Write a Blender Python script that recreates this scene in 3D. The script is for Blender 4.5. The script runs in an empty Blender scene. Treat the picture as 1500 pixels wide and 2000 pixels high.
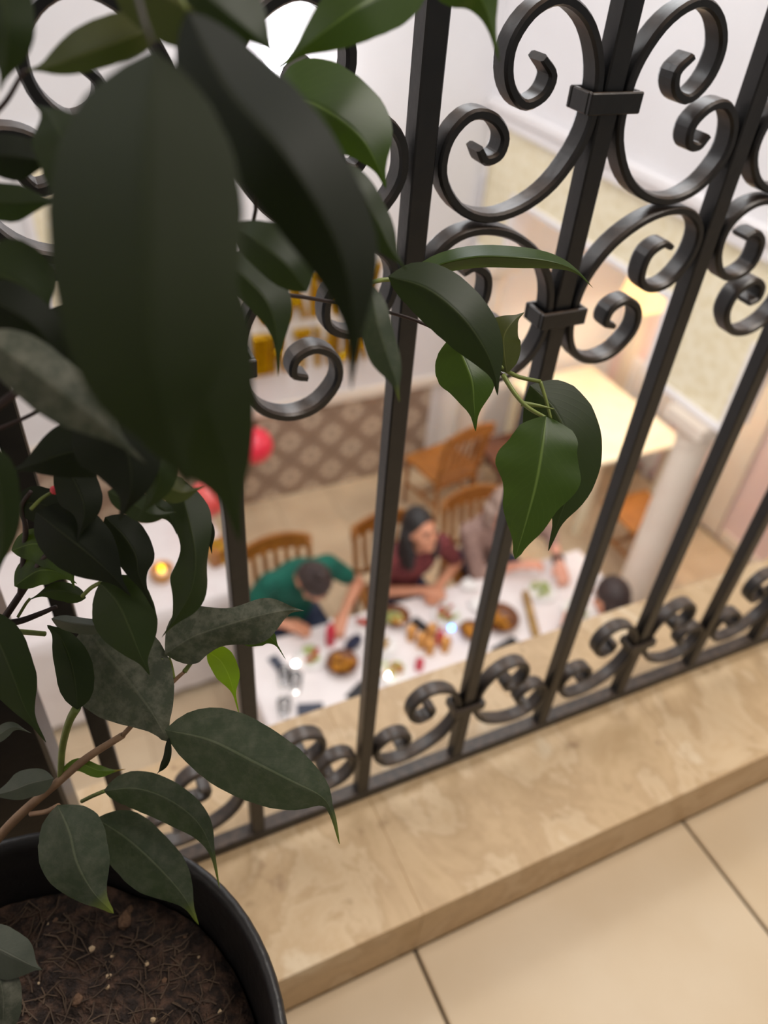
import bpy, bmesh, math, random
from mathutils import Vector, Matrix, noise
random.seed(7)
S = bpy.context.scene
COL = S.collection
PI = math.pi

# ------------------------------------------------------------------ camera, world, lights, exposure
FPX = 1485.2                                         # focal length in pixels of the 1500 x 2000 photograph
RX = Vector((0.9072, -0.4156, 0.0655)); RX = Vector((0.907, -0.416, 0.069)).normalized()
RF = Vector((0.358, 0.674, -0.646)).normalized()
RX = (RX - RF * RX.dot(RF)).normalized()
RD = RF.cross(RX).normalized()                       # image down
CAM = Vector((0, 0, 0.939))
cam = bpy.data.cameras.new('camera'); camo = bpy.data.objects.new('camera', cam); COL.objects.link(camo)
M = Matrix((( RX.x, -RD.x, -RF.x, CAM.x), (RX.y, -RD.y, -RF.y, CAM.y), (RX.z, -RD.z, -RF.z, CAM.z), (0, 0, 0, 1)))
camo.matrix_world = M
cam.sensor_fit = 'VERTICAL'; cam.sensor_height = 36; cam.sensor_width = 27
cam.lens = FPX * 36 / 2000
cam.clip_start = 0.01; cam.clip_end = 60
cam.dof.use_dof = True; cam.dof.focus_distance = 0.40; cam.dof.aperture_fstop = 5.2
S.camera = camo
w = bpy.data.worlds.new('world'); S.world = w; w.use_nodes = True
w.node_tree.nodes['Background'].inputs[0].default_value = (1.0, 0.98, 0.96, 1)
w.node_tree.nodes['Background'].inputs[1].default_value = 0.12
S.view_settings.view_transform = 'Standard'; S.view_settings.look = 'None'
S.view_settings.exposure = 0.78; S.view_settings.gamma = 1; S.view_settings.use_curve_mapping = False

def light(name, kind, loc, power, col=(1, 1, 1), size=0.5, target=None, sizey=None, spot=None):
    l = bpy.data.lights.new(name, kind); l.energy = power; l.color = col
    if kind == 'AREA':
        l.shape = 'RECTANGLE'; l.size = size; l.size_y = sizey or size
    else:
        l.shadow_soft_size = size
        if spot: l.spot_size = spot; l.spot_blend = 0.6
    o = bpy.data.objects.new(name, l); COL.objects.link(o); o.location = loc
    if target is not None:
        o.rotation_euler = (Vector(target) - Vector(loc)).to_track_quat('-Z', 'Y').to_euler()
    return o
light('hall_ceiling_light', 'AREA', (1.5, 2.7, 2.52), 34, (0.93, 0.965, 1.0), 1.6, (1.5, 2.7, 0))
light('stairwell_light', 'AREA', (-1.0, 1.9, 2.3), 9, (0.95, 0.975, 1.0), 0.8, (0.2, 0.9, 0.4))
light('balcony_ceiling_light', 'AREA', (1.0, 0.12, 2.5), 22, (1.0, 0.93, 0.85), 0.9, (1.0, 0.12, 0))
light('dining_hall_light', 'AREA', (1.3, 1.0, -0.55), 12, (0.98, 0.96, 0.94), 1.6, (1.4, 2.8, -3.0))

# ------------------------------------------------------------------ helpers
def srgb(r, g, b):
    f = lambda c: (c / 255 / 12.92) if c / 255 <= 0.04045 else ((c / 255 + 0.055) / 1.055) ** 2.4
    return (f(r), f(g), f(b), 1)

def newmat(name):
    m = bpy.data.materials.new(name); m.use_nodes = True
    nt = m.node_tree; b = nt.nodes['Principled BSDF']
    return m, nt, b

def nd(nt, t, **kw):
    n = nt.nodes.new(t)
    for k, v in kw.items():
        if k.startswith('i_'): n.inputs[k[2:].replace('_', ' ')].default_value = v
        else: setattr(n, k, v)
    return n

def pmat(name, col, rough=0.5, metal=0.0, scale=20, col2=None, amt=1.0, bump=0.0, bscale=None, emit=None, estr=0, coat=0, trans=0, alpha=1, detail=4, lo=0.35, hi=0.65):
    m, nt, b = newmat(name)
    b.inputs['Base Color'].default_value = col
    b.inputs['Roughness'].default_value = rough; b.inputs['Metallic'].default_value = metal
    if coat: b.inputs['Coat Weight'].default_value = coat
    if trans: b.inputs['Transmission Weight'].default_value = trans
    if emit:
        b.inputs['Emission Color'].default_value = emit; b.inputs['Emission Strength'].default_value = estr
    tc = nd(nt, 'ShaderNodeTexCoord')
    if col2:
        n = nd(nt, 'ShaderNodeTexNoise'); n.inputs['Scale'].default_value = scale; n.inputs['Detail'].default_value = detail
        nt.links.new(tc.outputs['Object'], n.inputs['Vector'])
        r = nd(nt, 'ShaderNodeValToRGB'); r.color_ramp.elements[0].color = col; r.color_ramp.elements[1].color = col2
        r.color_ramp.elements[0].position = lo; r.color_ramp.elements[1].position = hi
        nt.links.new(n.outputs['Fac'], r.inputs[0]); nt.links.new(r.outputs[0], b.inputs['Base Color'])
    if bump:
        n2 = nd(nt, 'ShaderNodeTexNoise'); n2.inputs['Scale'].default_value = bscale or scale * 3; n2.inputs['Detail'].default_value = 5
        nt.links.new(tc.outputs['Object'], n2.inputs['Vector'])
        bp = nd(nt, 'ShaderNodeBump'); bp.inputs['Strength'].default_value = bump; bp.inputs['Distance'].default_value = 0.01
        nt.links.new(n2.outputs['Fac'], bp.inputs['Height']); nt.links.new(bp.outputs[0], b.inputs['Normal'])
    return m

def obj(name, bm, mat, parent=None, smooth=False, loc=None):
    me = bpy.data.meshes.new(name)
    if isinstance(bm, bmesh.types.BMesh):
        bm.normal_update(); bm.to_mesh(me); bm.free()
    else:
        me = bm
    if mat: me.materials.append(mat)
    if smooth:
        for p in me.polygons: p.use_smooth = True
    o = bpy.data.objects.new(name, me); COL.objects.link(o)
    if parent: o.parent = parent
    if loc is not None: o.location = loc
    return o

def tag(o, label=None, cat=None, group=None, kind=None):
    if label: o['label'] = label
    if cat: o['category'] = cat
    if group: o['group'] = group
    if kind: o['kind'] = kind
    return o

def thing(name, label, cat, loc=(0, 0, 0), rz=0, group=None):
    o = bpy.data.objects.new(name, None); COL.objects.link(o)
    o.location = loc; o.rotation_euler = (0, 0, rz); o.empty_display_size = 0.05
    return tag(o, label, cat, group)

def struct(name, bm, mat, smooth=False):
    return tag(obj(name, bm, mat, None, smooth), kind='structure')

def copy_tree(o, parent=None, loc=None, rz=None, label=None):
    c = o.copy(); COL.objects.link(c)
    if parent: c.parent = parent
    if loc is not None: c.location = loc
    if rz is not None: c.rotation_euler = (0, 0, rz)
    if label: c['label'] = label
    for ch in list(o.children): copy_tree(ch, c)
    return c

def BM(): return bmesh.new()

def box(bm, x0, x1, y0, y1, z0, z1, bev=0.0, mx=None):
    c = Matrix.Translation(((x0 + x1) / 2, (y0 + y1) / 2, (z0 + z1) / 2)) @ Matrix.Diagonal((x1 - x0, y1 - y0, z1 - z0, 1))
    if mx is not None: c = mx @ c
    r = bmesh.ops.create_cube(bm, size=1, matrix=c)
    if bev:
        ed = list({e for v in r['verts'] for e in v.link_edges})
        bmesh.ops.bevel(bm, geom=ed, offset=bev, segments=1, profile=0.5, affect='EDGES')
    return bm

def lathe(bm, prof, seg=32, c=(0, 0, 0), closed=False):
    rings = []
    for r, z in prof:
        if r < 1e-5: rings.append([bm.verts.new((c[0], c[1], c[2] + z))])
        else: rings.append([bm.verts.new((c[0] + r * math.cos(2 * PI * i / seg), c[1] + r * math.sin(2 * PI * i / seg), c[2] + z)) for i in range(seg)])
    for a, b in zip(rings, rings[1:]):
        for i in range(seg):
            j = (i + 1) % seg
            if len(a) == 1 and len(b) == 1: continue
            if len(a) == 1: bm.faces.new((a[0], b[j], b[i]))
            elif len(b) == 1: bm.faces.new((a[i], a[j], b[0]))
            else: bm.faces.new((a[i], a[j], b[j], b[i]))
    return bm

def catmull(pts, n):
    P = [Vector(p) for p in pts]; P = [P[0] * 2 - P[1]] + P + [P[-1] * 2 - P[-2]]
    out = []; m = len(P) - 3
    for k in range(n + 1):
        t = k / n * m; i = min(int(t), m - 1); u = t - i
        a, b, c, d = P[i:i + 4]
        out.append(0.5 * ((2 * b) + (c - a) * u + (2 * a - 5 * b + 4 * c - d) * u * u + (3 * b - a - 3 * c + d) * u ** 3))
    return out

def tube(bm, pts, radii, seg=8, cap=True):
    pts = [Vector(p) for p in pts]; n = len(pts)
    if not hasattr(radii, '__len__'): radii = [radii] * n
    up = None; rings = []
    for i, p in enumerate(pts):
        t = (pts[min(i + 1, n - 1)] - pts[max(i - 1, 0)]).normalized()
        if up is None:
            up = t.orthogonal().normalized()
        up = (up - t * up.dot(t)); up = up.normalized() if up.length > 1e-6 else t.orthogonal().normalized()
        s = t.cross(up)
        rings.append([bm.verts.new(p + (up * math.cos(2 * PI * k / seg) + s * math.sin(2 * PI * k / seg)) * radii[i]) for k in range(seg)])
    for a, b in zip(rings, rings[1:]):
        for k in range(seg):
            j = (k + 1) % seg; bm.faces.new((a[k], a[j], b[j], b[k]))
    if cap:
        bm.faces.new(rings[0][::-1]); bm.faces.new(rings[-1])
    return bm

def capsule(bm, p0, r0, p1, r1, seg=12):
    p0, p1 = Vector(p0), Vector(p1); t = (p1 - p0)
    t = t.normalized() if t.length > 1e-6 else Vector((0, 0, 1))
    pts, rad = [], []
    for a in (-80, -55, -28, 0): pts.append(p0 + t * r0 * math.sin(math.radians(a))); rad.append(r0 * math.cos(math.radians(a)))
    for a in (0, 28, 55, 80): pts.append(p1 + t * r1 * math.sin(math.radians(a))); rad.append(r1 * math.cos(math.radians(a)))
    up = t.orthogonal().normalized(); s = t.cross(up); rings = []
    for p, r in zip(pts, rad): rings.append([bm.verts.new(p + (up * math.cos(2 * PI * k / seg) + s * math.sin(2 * PI * k / seg)) * r) for k in range(seg)])
    for a, b in zip(rings, rings[1:]):
        for k in range(seg):
            j = (k + 1) % seg; bm.faces.new((a[k], a[j], b[j], b[k]))
    bm.faces.new(rings[0][::-1]); bm.faces.new(rings[-1])

def ellipsoid(bm, c, r, rot=None, sub=3):
    m = Matrix.Translation(c) @ (rot.to_4x4() if rot is not None else Matrix.Identity(4)) @ Matrix.Diagonal((r[0], r[1], r[2], 1))
    return bmesh.ops.create_icosphere(bm, subdivisions=sub, radius=1, matrix=m)

def remeshed(name, bm, voxel, mat, parent=None, smooth_it=4):
    o = obj(name, bm, None, parent)
    md = o.modifiers.new('r', 'REMESH'); md.mode = 'VOXEL'; md.voxel_size = voxel
    sm = o.modifiers.new('s', 'SMOOTH'); sm.iterations = smooth_it; sm.factor = 0.5
    dg = bpy.context.evaluated_depsgraph_get(); dg.update()
    me = bpy.data.meshes.new_from_object(o.evaluated_get(dg), depsgraph=dg)
    o.modifiers.clear(); old = o.data; o.data = me; bpy.data.meshes.remove(old); me.name = name
    me.materials.clear(); me.materials.append(mat)
    for p in me.polygons: p.use_smooth = True
    return o

def ray(x, y): return (RX * ((x - 750) / FPX) + RD * ((y - 1000) / FPX) + RF)
def at_z(x, y, z): d = ray(x, y); return CAM + d * ((z - CAM.z) / d.z)
def at_y(x, y, yy): d = ray(x, y); return CAM + d * ((yy - CAM.y) / d.y)
def at_d(x, y, dep): return CAM + ray(x, y) * dep      # dep: distance along the view axis

# ------------------------------------------------------------------ materials
MAT = {}
def wall_mat(name, a, b, sc=1.2):
    return pmat(name, srgb(*a), 0.75, 0, sc, srgb(*b), bump=0.03, bscale=60)
MAT['white_wall'] = wall_mat('white_wall', (236, 233, 233), (229, 225, 225))
MAT['pink_wall'] = wall_mat('pink_wall', (232, 205, 192), (224, 196, 182))
MAT['rose_wall'] = wall_mat('rose_wall', (240, 216, 213), (235, 208, 205))
MAT['moulding'] = pmat('moulding', srgb(238, 233, 232), 0.5)
MAT['cream'] = pmat('cream', srgb(238, 226, 210), 0.6, 0, 4, srgb(232, 216, 200))
MAT['dark_trim'] = pmat('dark_trim', srgb(150, 120, 90), 0.5)
def wallpaper():
    m, nt, b = newmat('yellow_wallpaper'); b.inputs['Roughness'].default_value = 0.7
    tc = nd(nt, 'ShaderNodeTexCoord'); mp = nd(nt, 'ShaderNodeMapping'); mp.inputs['Scale'].default_value = (9, 9, 9)
    v = nd(nt, 'ShaderNodeTexVoronoi'); v.inputs['Scale'].default_value = 2.2; n = nd(nt, 'ShaderNodeTexNoise'); n.inputs['Scale'].default_value = 2.5; n.inputs['Detail'].default_value = 6
    mx = nd(nt, 'ShaderNodeMixRGB'); mx.blend_type = 'MIX'; mx.inputs[0].default_value = 0.5
    L = nt.links.new
    L(tc.outputs['Object'], mp.inputs[0]); L(mp.outputs[0], v.inputs['Vector']); L(mp.outputs[0], n.inputs['Vector'])
    L(v.outputs['Distance'], mx.inputs[1]); L(n.outputs['Fac'], mx.inputs[2])
    r = nd(nt, 'ShaderNodeValToRGB'); r.color_ramp.elements[0].color = srgb(232, 218, 182); r.color_ramp.elements[1].color = srgb(244, 234, 206)
    r.color_ramp.elements[0].position = 0.3; r.color_ramp.elements[1].position = 0.62
    L(mx.outputs[0], r.inputs[0]); L(r.outputs[0], b.inputs['Base Color'])
    return m
MAT['wallpaper'] = wallpaper()
def travertine():
    m, nt, b = newmat('travertine'); L = nt.links.new
    tc = nd(nt, 'ShaderNodeTexCoord'); mp = nd(nt, 'ShaderNodeMapping'); mp.inputs['Rotation'].default_value = (0, 0, 0.9); mp.inputs['Scale'].default_value = (6, 4, 6)
    geo = nd(nt, 'ShaderNodeNewGeometry'); L(geo.outputs['Position'], mp.inputs[0])
    n = nd(nt, 'ShaderNodeTexNoise'); n.inputs['Scale'].default_value = 1.6; n.inputs['Detail'].default_value = 7; n.inputs['Roughness'].default_value = 0.62; n.inputs['Distortion'].default_value = 0.5
    L(mp.outputs[0], n.inputs['Vector'])
    r = nd(nt, 'ShaderNodeValToRGB'); e = r.color_ramp.elements
    e[0].position = 0.33; e[0].color = srgb(188, 156, 114); e[1].position = 0.66; e[1].color = srgb(222, 198, 164)
    for p, c in ((0.44, (206, 175, 134)), (0.50, (192, 160, 120)), (0.54, (212, 184, 146)), (0.60, (203, 172, 132))):
        x = e.new(p); x.color = srgb(*c)
    L(n.outputs['Fac'], r.inputs[0])
    n2 = nd(nt, 'ShaderNodeTexNoise'); n2.inputs['Scale'].default_value = 26; n2.inputs['Detail'].default_value = 3; L(geo.outputs['Position'], n2.inputs['Vector'])
    r2 = nd(nt, 'ShaderNodeValToRGB'); r2.color_ramp.elements[0].position = 0.65; r2.color_ramp.elements[0].color = (0, 0, 0, 1); r2.color_ramp.elements[1].position = 0.76; r2.color_ramp.elements[1].color = (0.7, 0.7, 0.7, 1)
    L(n2.outputs['Fac'], r2.inputs[0])
    mx = nd(nt, 'ShaderNodeMixRGB'); mx.inputs[2].default_value = srgb(150, 118, 84); L(r2.outputs[0], mx.inputs[0]); L(r.outputs[0], mx.inputs[1])
    L(mx.outputs[0], b.inputs['Base Color']); b.inputs['Roughness'].default_value = 0.5
    return m
MAT['travertine'] = travertine()
MAT['floor_tile'] = pmat('floor_tile', srgb(218, 196, 165), 0.45, 0, 5, srgb(210, 185, 150), detail=6, bump=0.02, bscale=40)
MAT['grout'] = pmat('grout', srgb(92, 78, 62), 0.9, 0, 60, srgb(70, 58, 46))
MAT['hall_tile'] = pmat('hall_tile', srgb(214, 192, 160), 0.4, 0, 3, srgb(200, 176, 145), detail=4)
MAT['hall_grout'] = pmat('hall_grout', srgb(160, 136, 108), 0.9)
def iron():
    m, nt, b = newmat('wrought_iron'); L = nt.links.new
    tc = nd(nt, 'ShaderNodeTexCoord'); n = nd(nt, 'ShaderNodeTexNoise'); n.inputs['Scale'].default_value = 55; n.inputs['Detail'].default_value = 5
    geo = nd(nt, 'ShaderNodeNewGeometry'); L(geo.outputs['Position'], n.inputs['Vector'])
    r = nd(nt, 'ShaderNodeValToRGB'); r.color_ramp.elements[0].position = 0.42; r.color_ramp.elements[0].color = srgb(17, 18, 20)
    r.color_ramp.elements[1].position = 0.72; r.color_ramp.elements[1].color = srgb(27, 26, 26); L(n.outputs['Fac'], r.inputs[0])
    # dust lies on the faces that look up
    sx = nd(nt, 'ShaderNodeSeparateXYZ'); L(geo.outputs['Normal'], sx.inputs[0])
    n2 = nd(nt, 'ShaderNodeTexNoise'); n2.inputs['Scale'].default_value = 120; L(geo.outputs['Position'], n2.inputs['Vector'])
    mr = nd(nt, 'ShaderNodeMapRange'); mr.inputs['From Min'].default_value = 0.3; mr.inputs['From Max'].default_value = 1.0; mr.inputs['To Max'].default_value = 0.85; L(sx.outputs['Z'], mr.inputs['Value'])
    mu = nd(nt, 'ShaderNodeMath', operation='MULTIPLY'); L(mr.outputs[0], mu.inputs[0]); L(n2.outputs['Fac'], mu.inputs[1])
    mx = nd(nt, 'ShaderNodeMixRGB'); mx.inputs[2].default_value = srgb(112, 92, 76); L(mu.outputs[0], mx.inputs[0]); L(r.outputs[0], mx.inputs[1])
    L(mx.outputs[0], b.inputs['Base Color']); b.inputs['Roughness'].default_value = 0.36; b.inputs['Metallic'].default_value = 0.0
    bp = nd(nt, 'ShaderNodeBump'); bp.inputs['Strength'].default_value = 0.12; bp.inputs['Distance'].default_value = 0.002; L(n2.outputs['Fac'], bp.inputs['Height']); L(bp.outputs[0], b.inputs['Normal'])
    return m
MAT['iron'] = iron()
def leafmat(name, top, vein, dust=0.0, tr=0.25, trcol=None, rough=0.38, edge=None, spec=0.4):
    m, nt, b = newmat(name); L = nt.links.new
    uv = nd(nt, 'ShaderNodeUVMap'); sx = nd(nt, 'ShaderNodeSeparateXYZ'); L(uv.outputs[0], sx.inputs[0])
    a = nd(nt, 'ShaderNodeMath', operation='SUBTRACT'); a.inputs[1].default_value = 0.5; L(sx.outputs[0], a.inputs[0])
    ab = nd(nt, 'ShaderNodeMath', operation='ABSOLUTE'); L(a.outputs[0], ab.inputs[0])
    rib = nd(nt, 'ShaderNodeMapRange'); rib.inputs['From Min'].default_value = 0.008; rib.inputs['From Max'].default_value = 0.024; rib.inputs['To Min'].default_value = 1; rib.inputs['To Max'].default_value = 0; L(ab.outputs[0], rib.inputs['Value'])
    # side veins: stripes of v - 0.35 |u|
    k = nd(nt, 'ShaderNodeMath', operation='MULTIPLY'); k.inputs[1].default_value = -0.55; L(ab.outputs[0], k.inputs[0])
    s = nd(nt, 'ShaderNodeMath', operation='ADD'); L(k.outputs[0], s.inputs[0]); L(sx.outputs[1], s.inputs[1])
    f = nd(nt, 'ShaderNodeMath', operation='MULTIPLY'); f.inputs[1].default_value = 95; L(s.outputs[0], f.inputs[0])
    si = nd(nt, 'ShaderNodeMath', operation='SINE'); L(f.outputs[0], si.inputs[0])
    sv = nd(nt, 'ShaderNodeMapRange'); sv.inputs['From Min'].default_value = 0.86; sv.inputs['From Max'].default_value = 1; sv.inputs['To Max'].default_value = 0.07; L(si.outputs[0], sv.inputs['Value'])
    mxv = nd(nt, 'ShaderNodeMath', operation='MAXIMUM'); L(rib.outputs[0], mxv.inputs[0]); L(sv.outputs[0], mxv.inputs[1])
    oi = nd(nt, 'ShaderNodeObjectInfo')
    tc = nd(nt, 'ShaderNodeTexCoord'); n = nd(nt, 'ShaderNodeTexNoise'); n.inputs['Scale'].default_value = 35; n.inputs['Detail'].default_value = 4; L(tc.outputs['Object'], n.inputs['Vector'])
    var = nd(nt, 'ShaderNodeMixRGB'); var.inputs[1].default_value = tuple(c * 0.72 for c in top[:3]) + (1,); var.inputs[2].default_value = tuple(c * 1.25 for c in top[:3]) + (1,); L(n.outputs['Fac'], var.inputs[0])
    mv = nd(nt, 'ShaderNodeMixRGB'); mv.inputs[2].default_value = vein; L(mxv.outputs[0], mv.inputs[0]); L(var.outputs[0], mv.inputs[1])
    last = mv
    if dust:
        d = nd(nt, 'ShaderNodeTexNoise'); d.inputs['Scale'].default_value = 120; d.inputs['Detail'].default_value = 6; d.inputs['Roughness'].default_value = 0.7; L(tc.outputs['Object'], d.inputs['Vector'])
        dm = nd(nt, 'ShaderNodeMapRange'); dm.inputs['From Min'].default_value = 0.42; dm.inputs['From Max'].default_value = 0.75; dm.inputs['To Max'].default_value = dust; L(d.outputs['Fac'], dm.inputs['Value'])
        md = nd(nt, 'ShaderNodeMixRGB'); md.inputs[2].default_value = srgb(140, 135, 120); L(dm.outputs[0], md.inputs[0]); L(last.outputs[0], md.inputs[1]); last = md
        rough = rough + 0.2
    if edge:
        em = nd(nt, 'ShaderNodeMapRange'); em.inputs['From Min'].default_value = 0.8; em.inputs['From Max'].default_value = 0.97; L(sx.outputs[1], em.inputs['Value'])
        me_ = nd(nt, 'ShaderNodeMixRGB'); me_.inputs[2].default_value = edge; L(em.outputs[0], me_.inputs[0]); L(last.outputs[0], me_.inputs[1]); last = me_
    L(last.outputs[0], b.inputs['Base Color']); b.inputs['Roughness'].default_value = rough
    b.inputs['Specular IOR Level'].default_value = spec
    tb = nd(nt, 'ShaderNodeBsdfTranslucent'); tb.inputs[0].default_value = trcol or srgb(96, 128, 26)
    ms = nd(nt, 'ShaderNodeMixShader'); ms.inputs[0].default_value = tr
    bp = nd(nt, 'ShaderNodeBump'); bp.inputs['Strength'].default_value = 0.2; bp.inputs['Distance'].default_value = 0.001; L(mxv.outputs[0], bp.inputs['Height']); L(bp.outputs[0], b.inputs['Normal'])
    L(b.outputs[0], ms.inputs[1]); L(tb.outputs[0], ms.inputs[2]); L(ms.outputs[0], nt.nodes['Material Output'].inputs[0])
    return m
LM = {
 'dark': leafmat('leaf_dark', srgb(36, 44, 26), srgb(56, 62, 40), tr=0.12, spec=.2, rough=.45),
 'near': leafmat('leaf_near', srgb(32, 36, 22), srgb(36, 40, 26), tr=0.10, spec=.12, rough=.6),
 'deep': leafmat('leaf_deep', srgb(24, 27, 19), srgb(40, 43, 30), tr=0.04, spec=.14, rough=.55),
 'olive': leafmat('leaf_olive', srgb(66, 66, 36), srgb(92, 90, 54), tr=0.2, spec=.25),
 'green': leafmat('leaf_green', srgb(46, 66, 20), srgb(96, 116, 56), tr=0.28, spec=.35),
 'young': leafmat('leaf_young', srgb(104, 138, 30), srgb(140, 170, 60), tr=0.45, trcol=srgb(150, 190, 30)),
 'dusty': leafmat('leaf_dusty', srgb(62, 66, 54), srgb(84, 86, 72), dust=0.55, tr=0.06),
 'gloss': leafmat('leaf_gloss', srgb(52, 60, 46), srgb(84, 90, 70), dust=0.22, tr=0.1, edge=srgb(112, 122, 44)),
 'grey': leafmat('leaf_grey', srgb(82, 86, 76), srgb(104, 106, 94), dust=.1, tr=0.05),
 'tip': leafmat('leaf_tip', srgb(88, 112, 40), srgb(130, 150, 70), tr=0.3, edge=srgb(200, 130, 60)),
}
MAT['bark'] = pmat('bark', srgb(120, 96, 72), 0.8, 0, 60, srgb(92, 72, 54), bump=0.4, bscale=150)
MAT['twig'] = pmat('twig', srgb(150, 118, 88), 0.6, 0, 80, srgb(128, 98, 72))
MAT['darktwig'] = pmat('darktwig', srgb(52, 32, 28), 0.6, 0, 80, srgb(40, 26, 22))
MAT['petiole'] = pmat('petiole', srgb(120, 130, 60), 0.5, 0, 60, srgb(96, 108, 46))
MAT['bud'] = pmat('bud', srgb(225, 70, 80), 0.5)
MAT['pot'] = pmat('pot', srgb(30, 28, 28), 0.42, 0, 90, srgb(36, 34, 33), bump=0.08, bscale=180)
MAT['soil'] = pmat('soil', srgb(44, 31, 24), 0.95, 0, 120, srgb(112, 82, 64), bump=1.0, bscale=320, detail=10, lo=0.42, hi=0.78)
MAT['straw'] = pmat('straw', srgb(84, 66, 50), 0.9, 0, 30, srgb(56, 42, 32))
MAT['pebble'] = pmat('pebble', srgb(196, 172, 138), 0.7, 0, 60, srgb(160, 130, 98))
MAT['clod'] = pmat('clod', srgb(112, 84, 62), 0.95, 0, 60, srgb(84, 60, 44), bump=0.6)
MAT['wood'] = pmat('wood', srgb(170, 108, 40), 0.45, 0, 9, srgb(146, 88, 28), bump=0.05, bscale=50, coat=0.2)
MAT['wood_dark'] = pmat('wood_dark', srgb(104, 54, 28), 0.45, 0, 9, srgb(84, 42, 22), coat=0.2)
MAT['skin'] = pmat('skin', srgb(214, 152, 120), 0.5, 0, 14, srgb(204, 138, 106))
MAT['skin_pale'] = pmat('skin_pale', srgb(226, 166, 142), 0.5, 0, 14, srgb(216, 150, 124))
MAT['lips'] = pmat('lips', srgb(178, 92, 84), 0.45)
MAT['eye'] = pmat('eye', srgb(40, 30, 26), 0.2)
MAT['hair_brown'] = pmat('hair_brown', srgb(58, 42, 38), 0.55, 0, 40, srgb(44, 32, 30), bump=0.5, bscale=90)
MAT['hair_black'] = pmat('hair_black', srgb(26, 22, 22), 0.45, 0, 40, srgb(34, 29, 28), bump=0.5, bscale=90)
MAT['hair_grey'] = pmat('hair_grey', srgb(178, 152, 138), 0.6, 0, 30, srgb(140, 116, 104), bump=0.5, bscale=90)
MAT['green_cloth'] = pmat('green_cloth', srgb(8, 96, 78), 0.85, 0, 12, srgb(6, 80, 66), bump=0.2)
MAT['maroon_cloth'] = pmat('maroon_cloth', srgb(128, 58, 58), 0.85, 0, 22, srgb(98, 40, 44), bump=0.2)
MAT['mauve_cloth'] = pmat('mauve_cloth', srgb(168, 138, 126), 0.9, 0, 30, srgb(140, 112, 104), bump=0.2)
MAT['red_cloth'] = pmat('red_cloth', srgb(164, 72, 70), 0.9, 0, 14, srgb(140, 58, 58))
MAT['denim'] = pmat('denim', srgb(48, 58, 82), 0.9, 0, 60, srgb(40, 48, 70))
MAT['black'] = pmat('black', srgb(26, 26, 30), 0.5)
MAT['navy'] = pmat('navy', srgb(26, 30, 58), 0.7)
MAT['slate'] = pmat('slate', srgb(66, 70, 84), 0.6)
MAT['cloth'] = pmat('white_cloth', srgb(240, 232, 230), 0.85, 0, 6, srgb(232, 222, 220), bump=0.05, bscale=200)
MAT['warm_cloth'] = pmat('warm_table', srgb(250, 243, 218), 0.5, 0, 5, srgb(246, 236, 206))
MAT['balloon'] = pmat('balloon', srgb(250, 60, 84), 0.35, 0, 3, srgb(246, 52, 78), coat=0.4)
MAT['coral'] = pmat('coral', srgb(232, 98, 92), 0.35, 0, 3, srgb(226, 88, 84), coat=0.4)
MAT['gold'] = pmat('gold', srgb(222, 184, 14), 0.22, 0.8, 18, srgb(190, 140, 12), bump=0.5, bscale=30)
MAT['gold_glass'] = pmat('gold_glass', srgb(214, 160, 90), 0.25, 0.3, 30, srgb(180, 120, 60))
MAT['ceramic'] = pmat('ceramic', srgb(240, 236, 232), 0.2)
MAT['brown_bowl'] = pmat('brown_bowl', srgb(126, 72, 30), 0.4, 0, 20, srgb(100, 54, 22))
MAT['orange_food'] = pmat('orange_food', srgb(206, 130, 30), 0.5, 0, 50, srgb(170, 120, 30), bump=0.8, bscale=90)
MAT['red_food'] = pmat('red_food', srgb(200, 72, 46), 0.5, 0, 50, srgb(160, 60, 40), bump=0.8)
MAT['salad'] = pmat('salad', srgb(150, 170, 84), 0.6, 0, 50, srgb(196, 200, 140), bump=1.0, bscale=80)
MAT['bread'] = pmat('bread', srgb(186, 150, 90), 0.7, 0, 30, srgb(150, 112, 60), bump=0.6)
MAT['glass'] = pmat('clear_glass', srgb(250, 252, 252), 0.03, 0, trans=1.0); MAT['glass'].node_tree.nodes['Principled BSDF'].inputs['IOR'].default_value = 1.12
MAT['red'] = pmat('red_plastic', srgb(206, 40, 66), 0.4)
MAT['lamp_shade'] = pmat('lamp_shade', srgb(255, 214, 140), 0.7, 0, 30, srgb(255, 200, 120), emit=srgb(255, 216, 150), estr=.8)
MAT['candle_glow'] = pmat('candle_glow', srgb(255, 190, 30), 0.6, emit=srgb(255, 176, 10), estr=3.0)
MAT['led_blue'] = pmat('led_blue', srgb(120, 180, 255), 0.4, emit=srgb(50, 130, 255), estr=12)
MAT['glint_white'] = pmat('glint_white', srgb(255, 255, 255), 0.4, emit=srgb(255, 246, 238), estr=24)  # made-up glow, stands in for glints on the glass rims
MAT['globe'] = pmat('lamp_globe', srgb(255, 250, 250), 0.4, emit=srgb(250, 248, 255), estr=7)
MAT['steel'] = pmat('steel', srgb(170, 172, 176), 0.25, 1.0)

# ------------------------------------------------------------------ the setting
HF = -3.0                                            # level of the dining hall floor; the balcony floor is z = 0
XW = 2.95                                            # face of the arcade wall on the right
YB = 4.59                                            # face of the back wall
XL = -1.3
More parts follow.
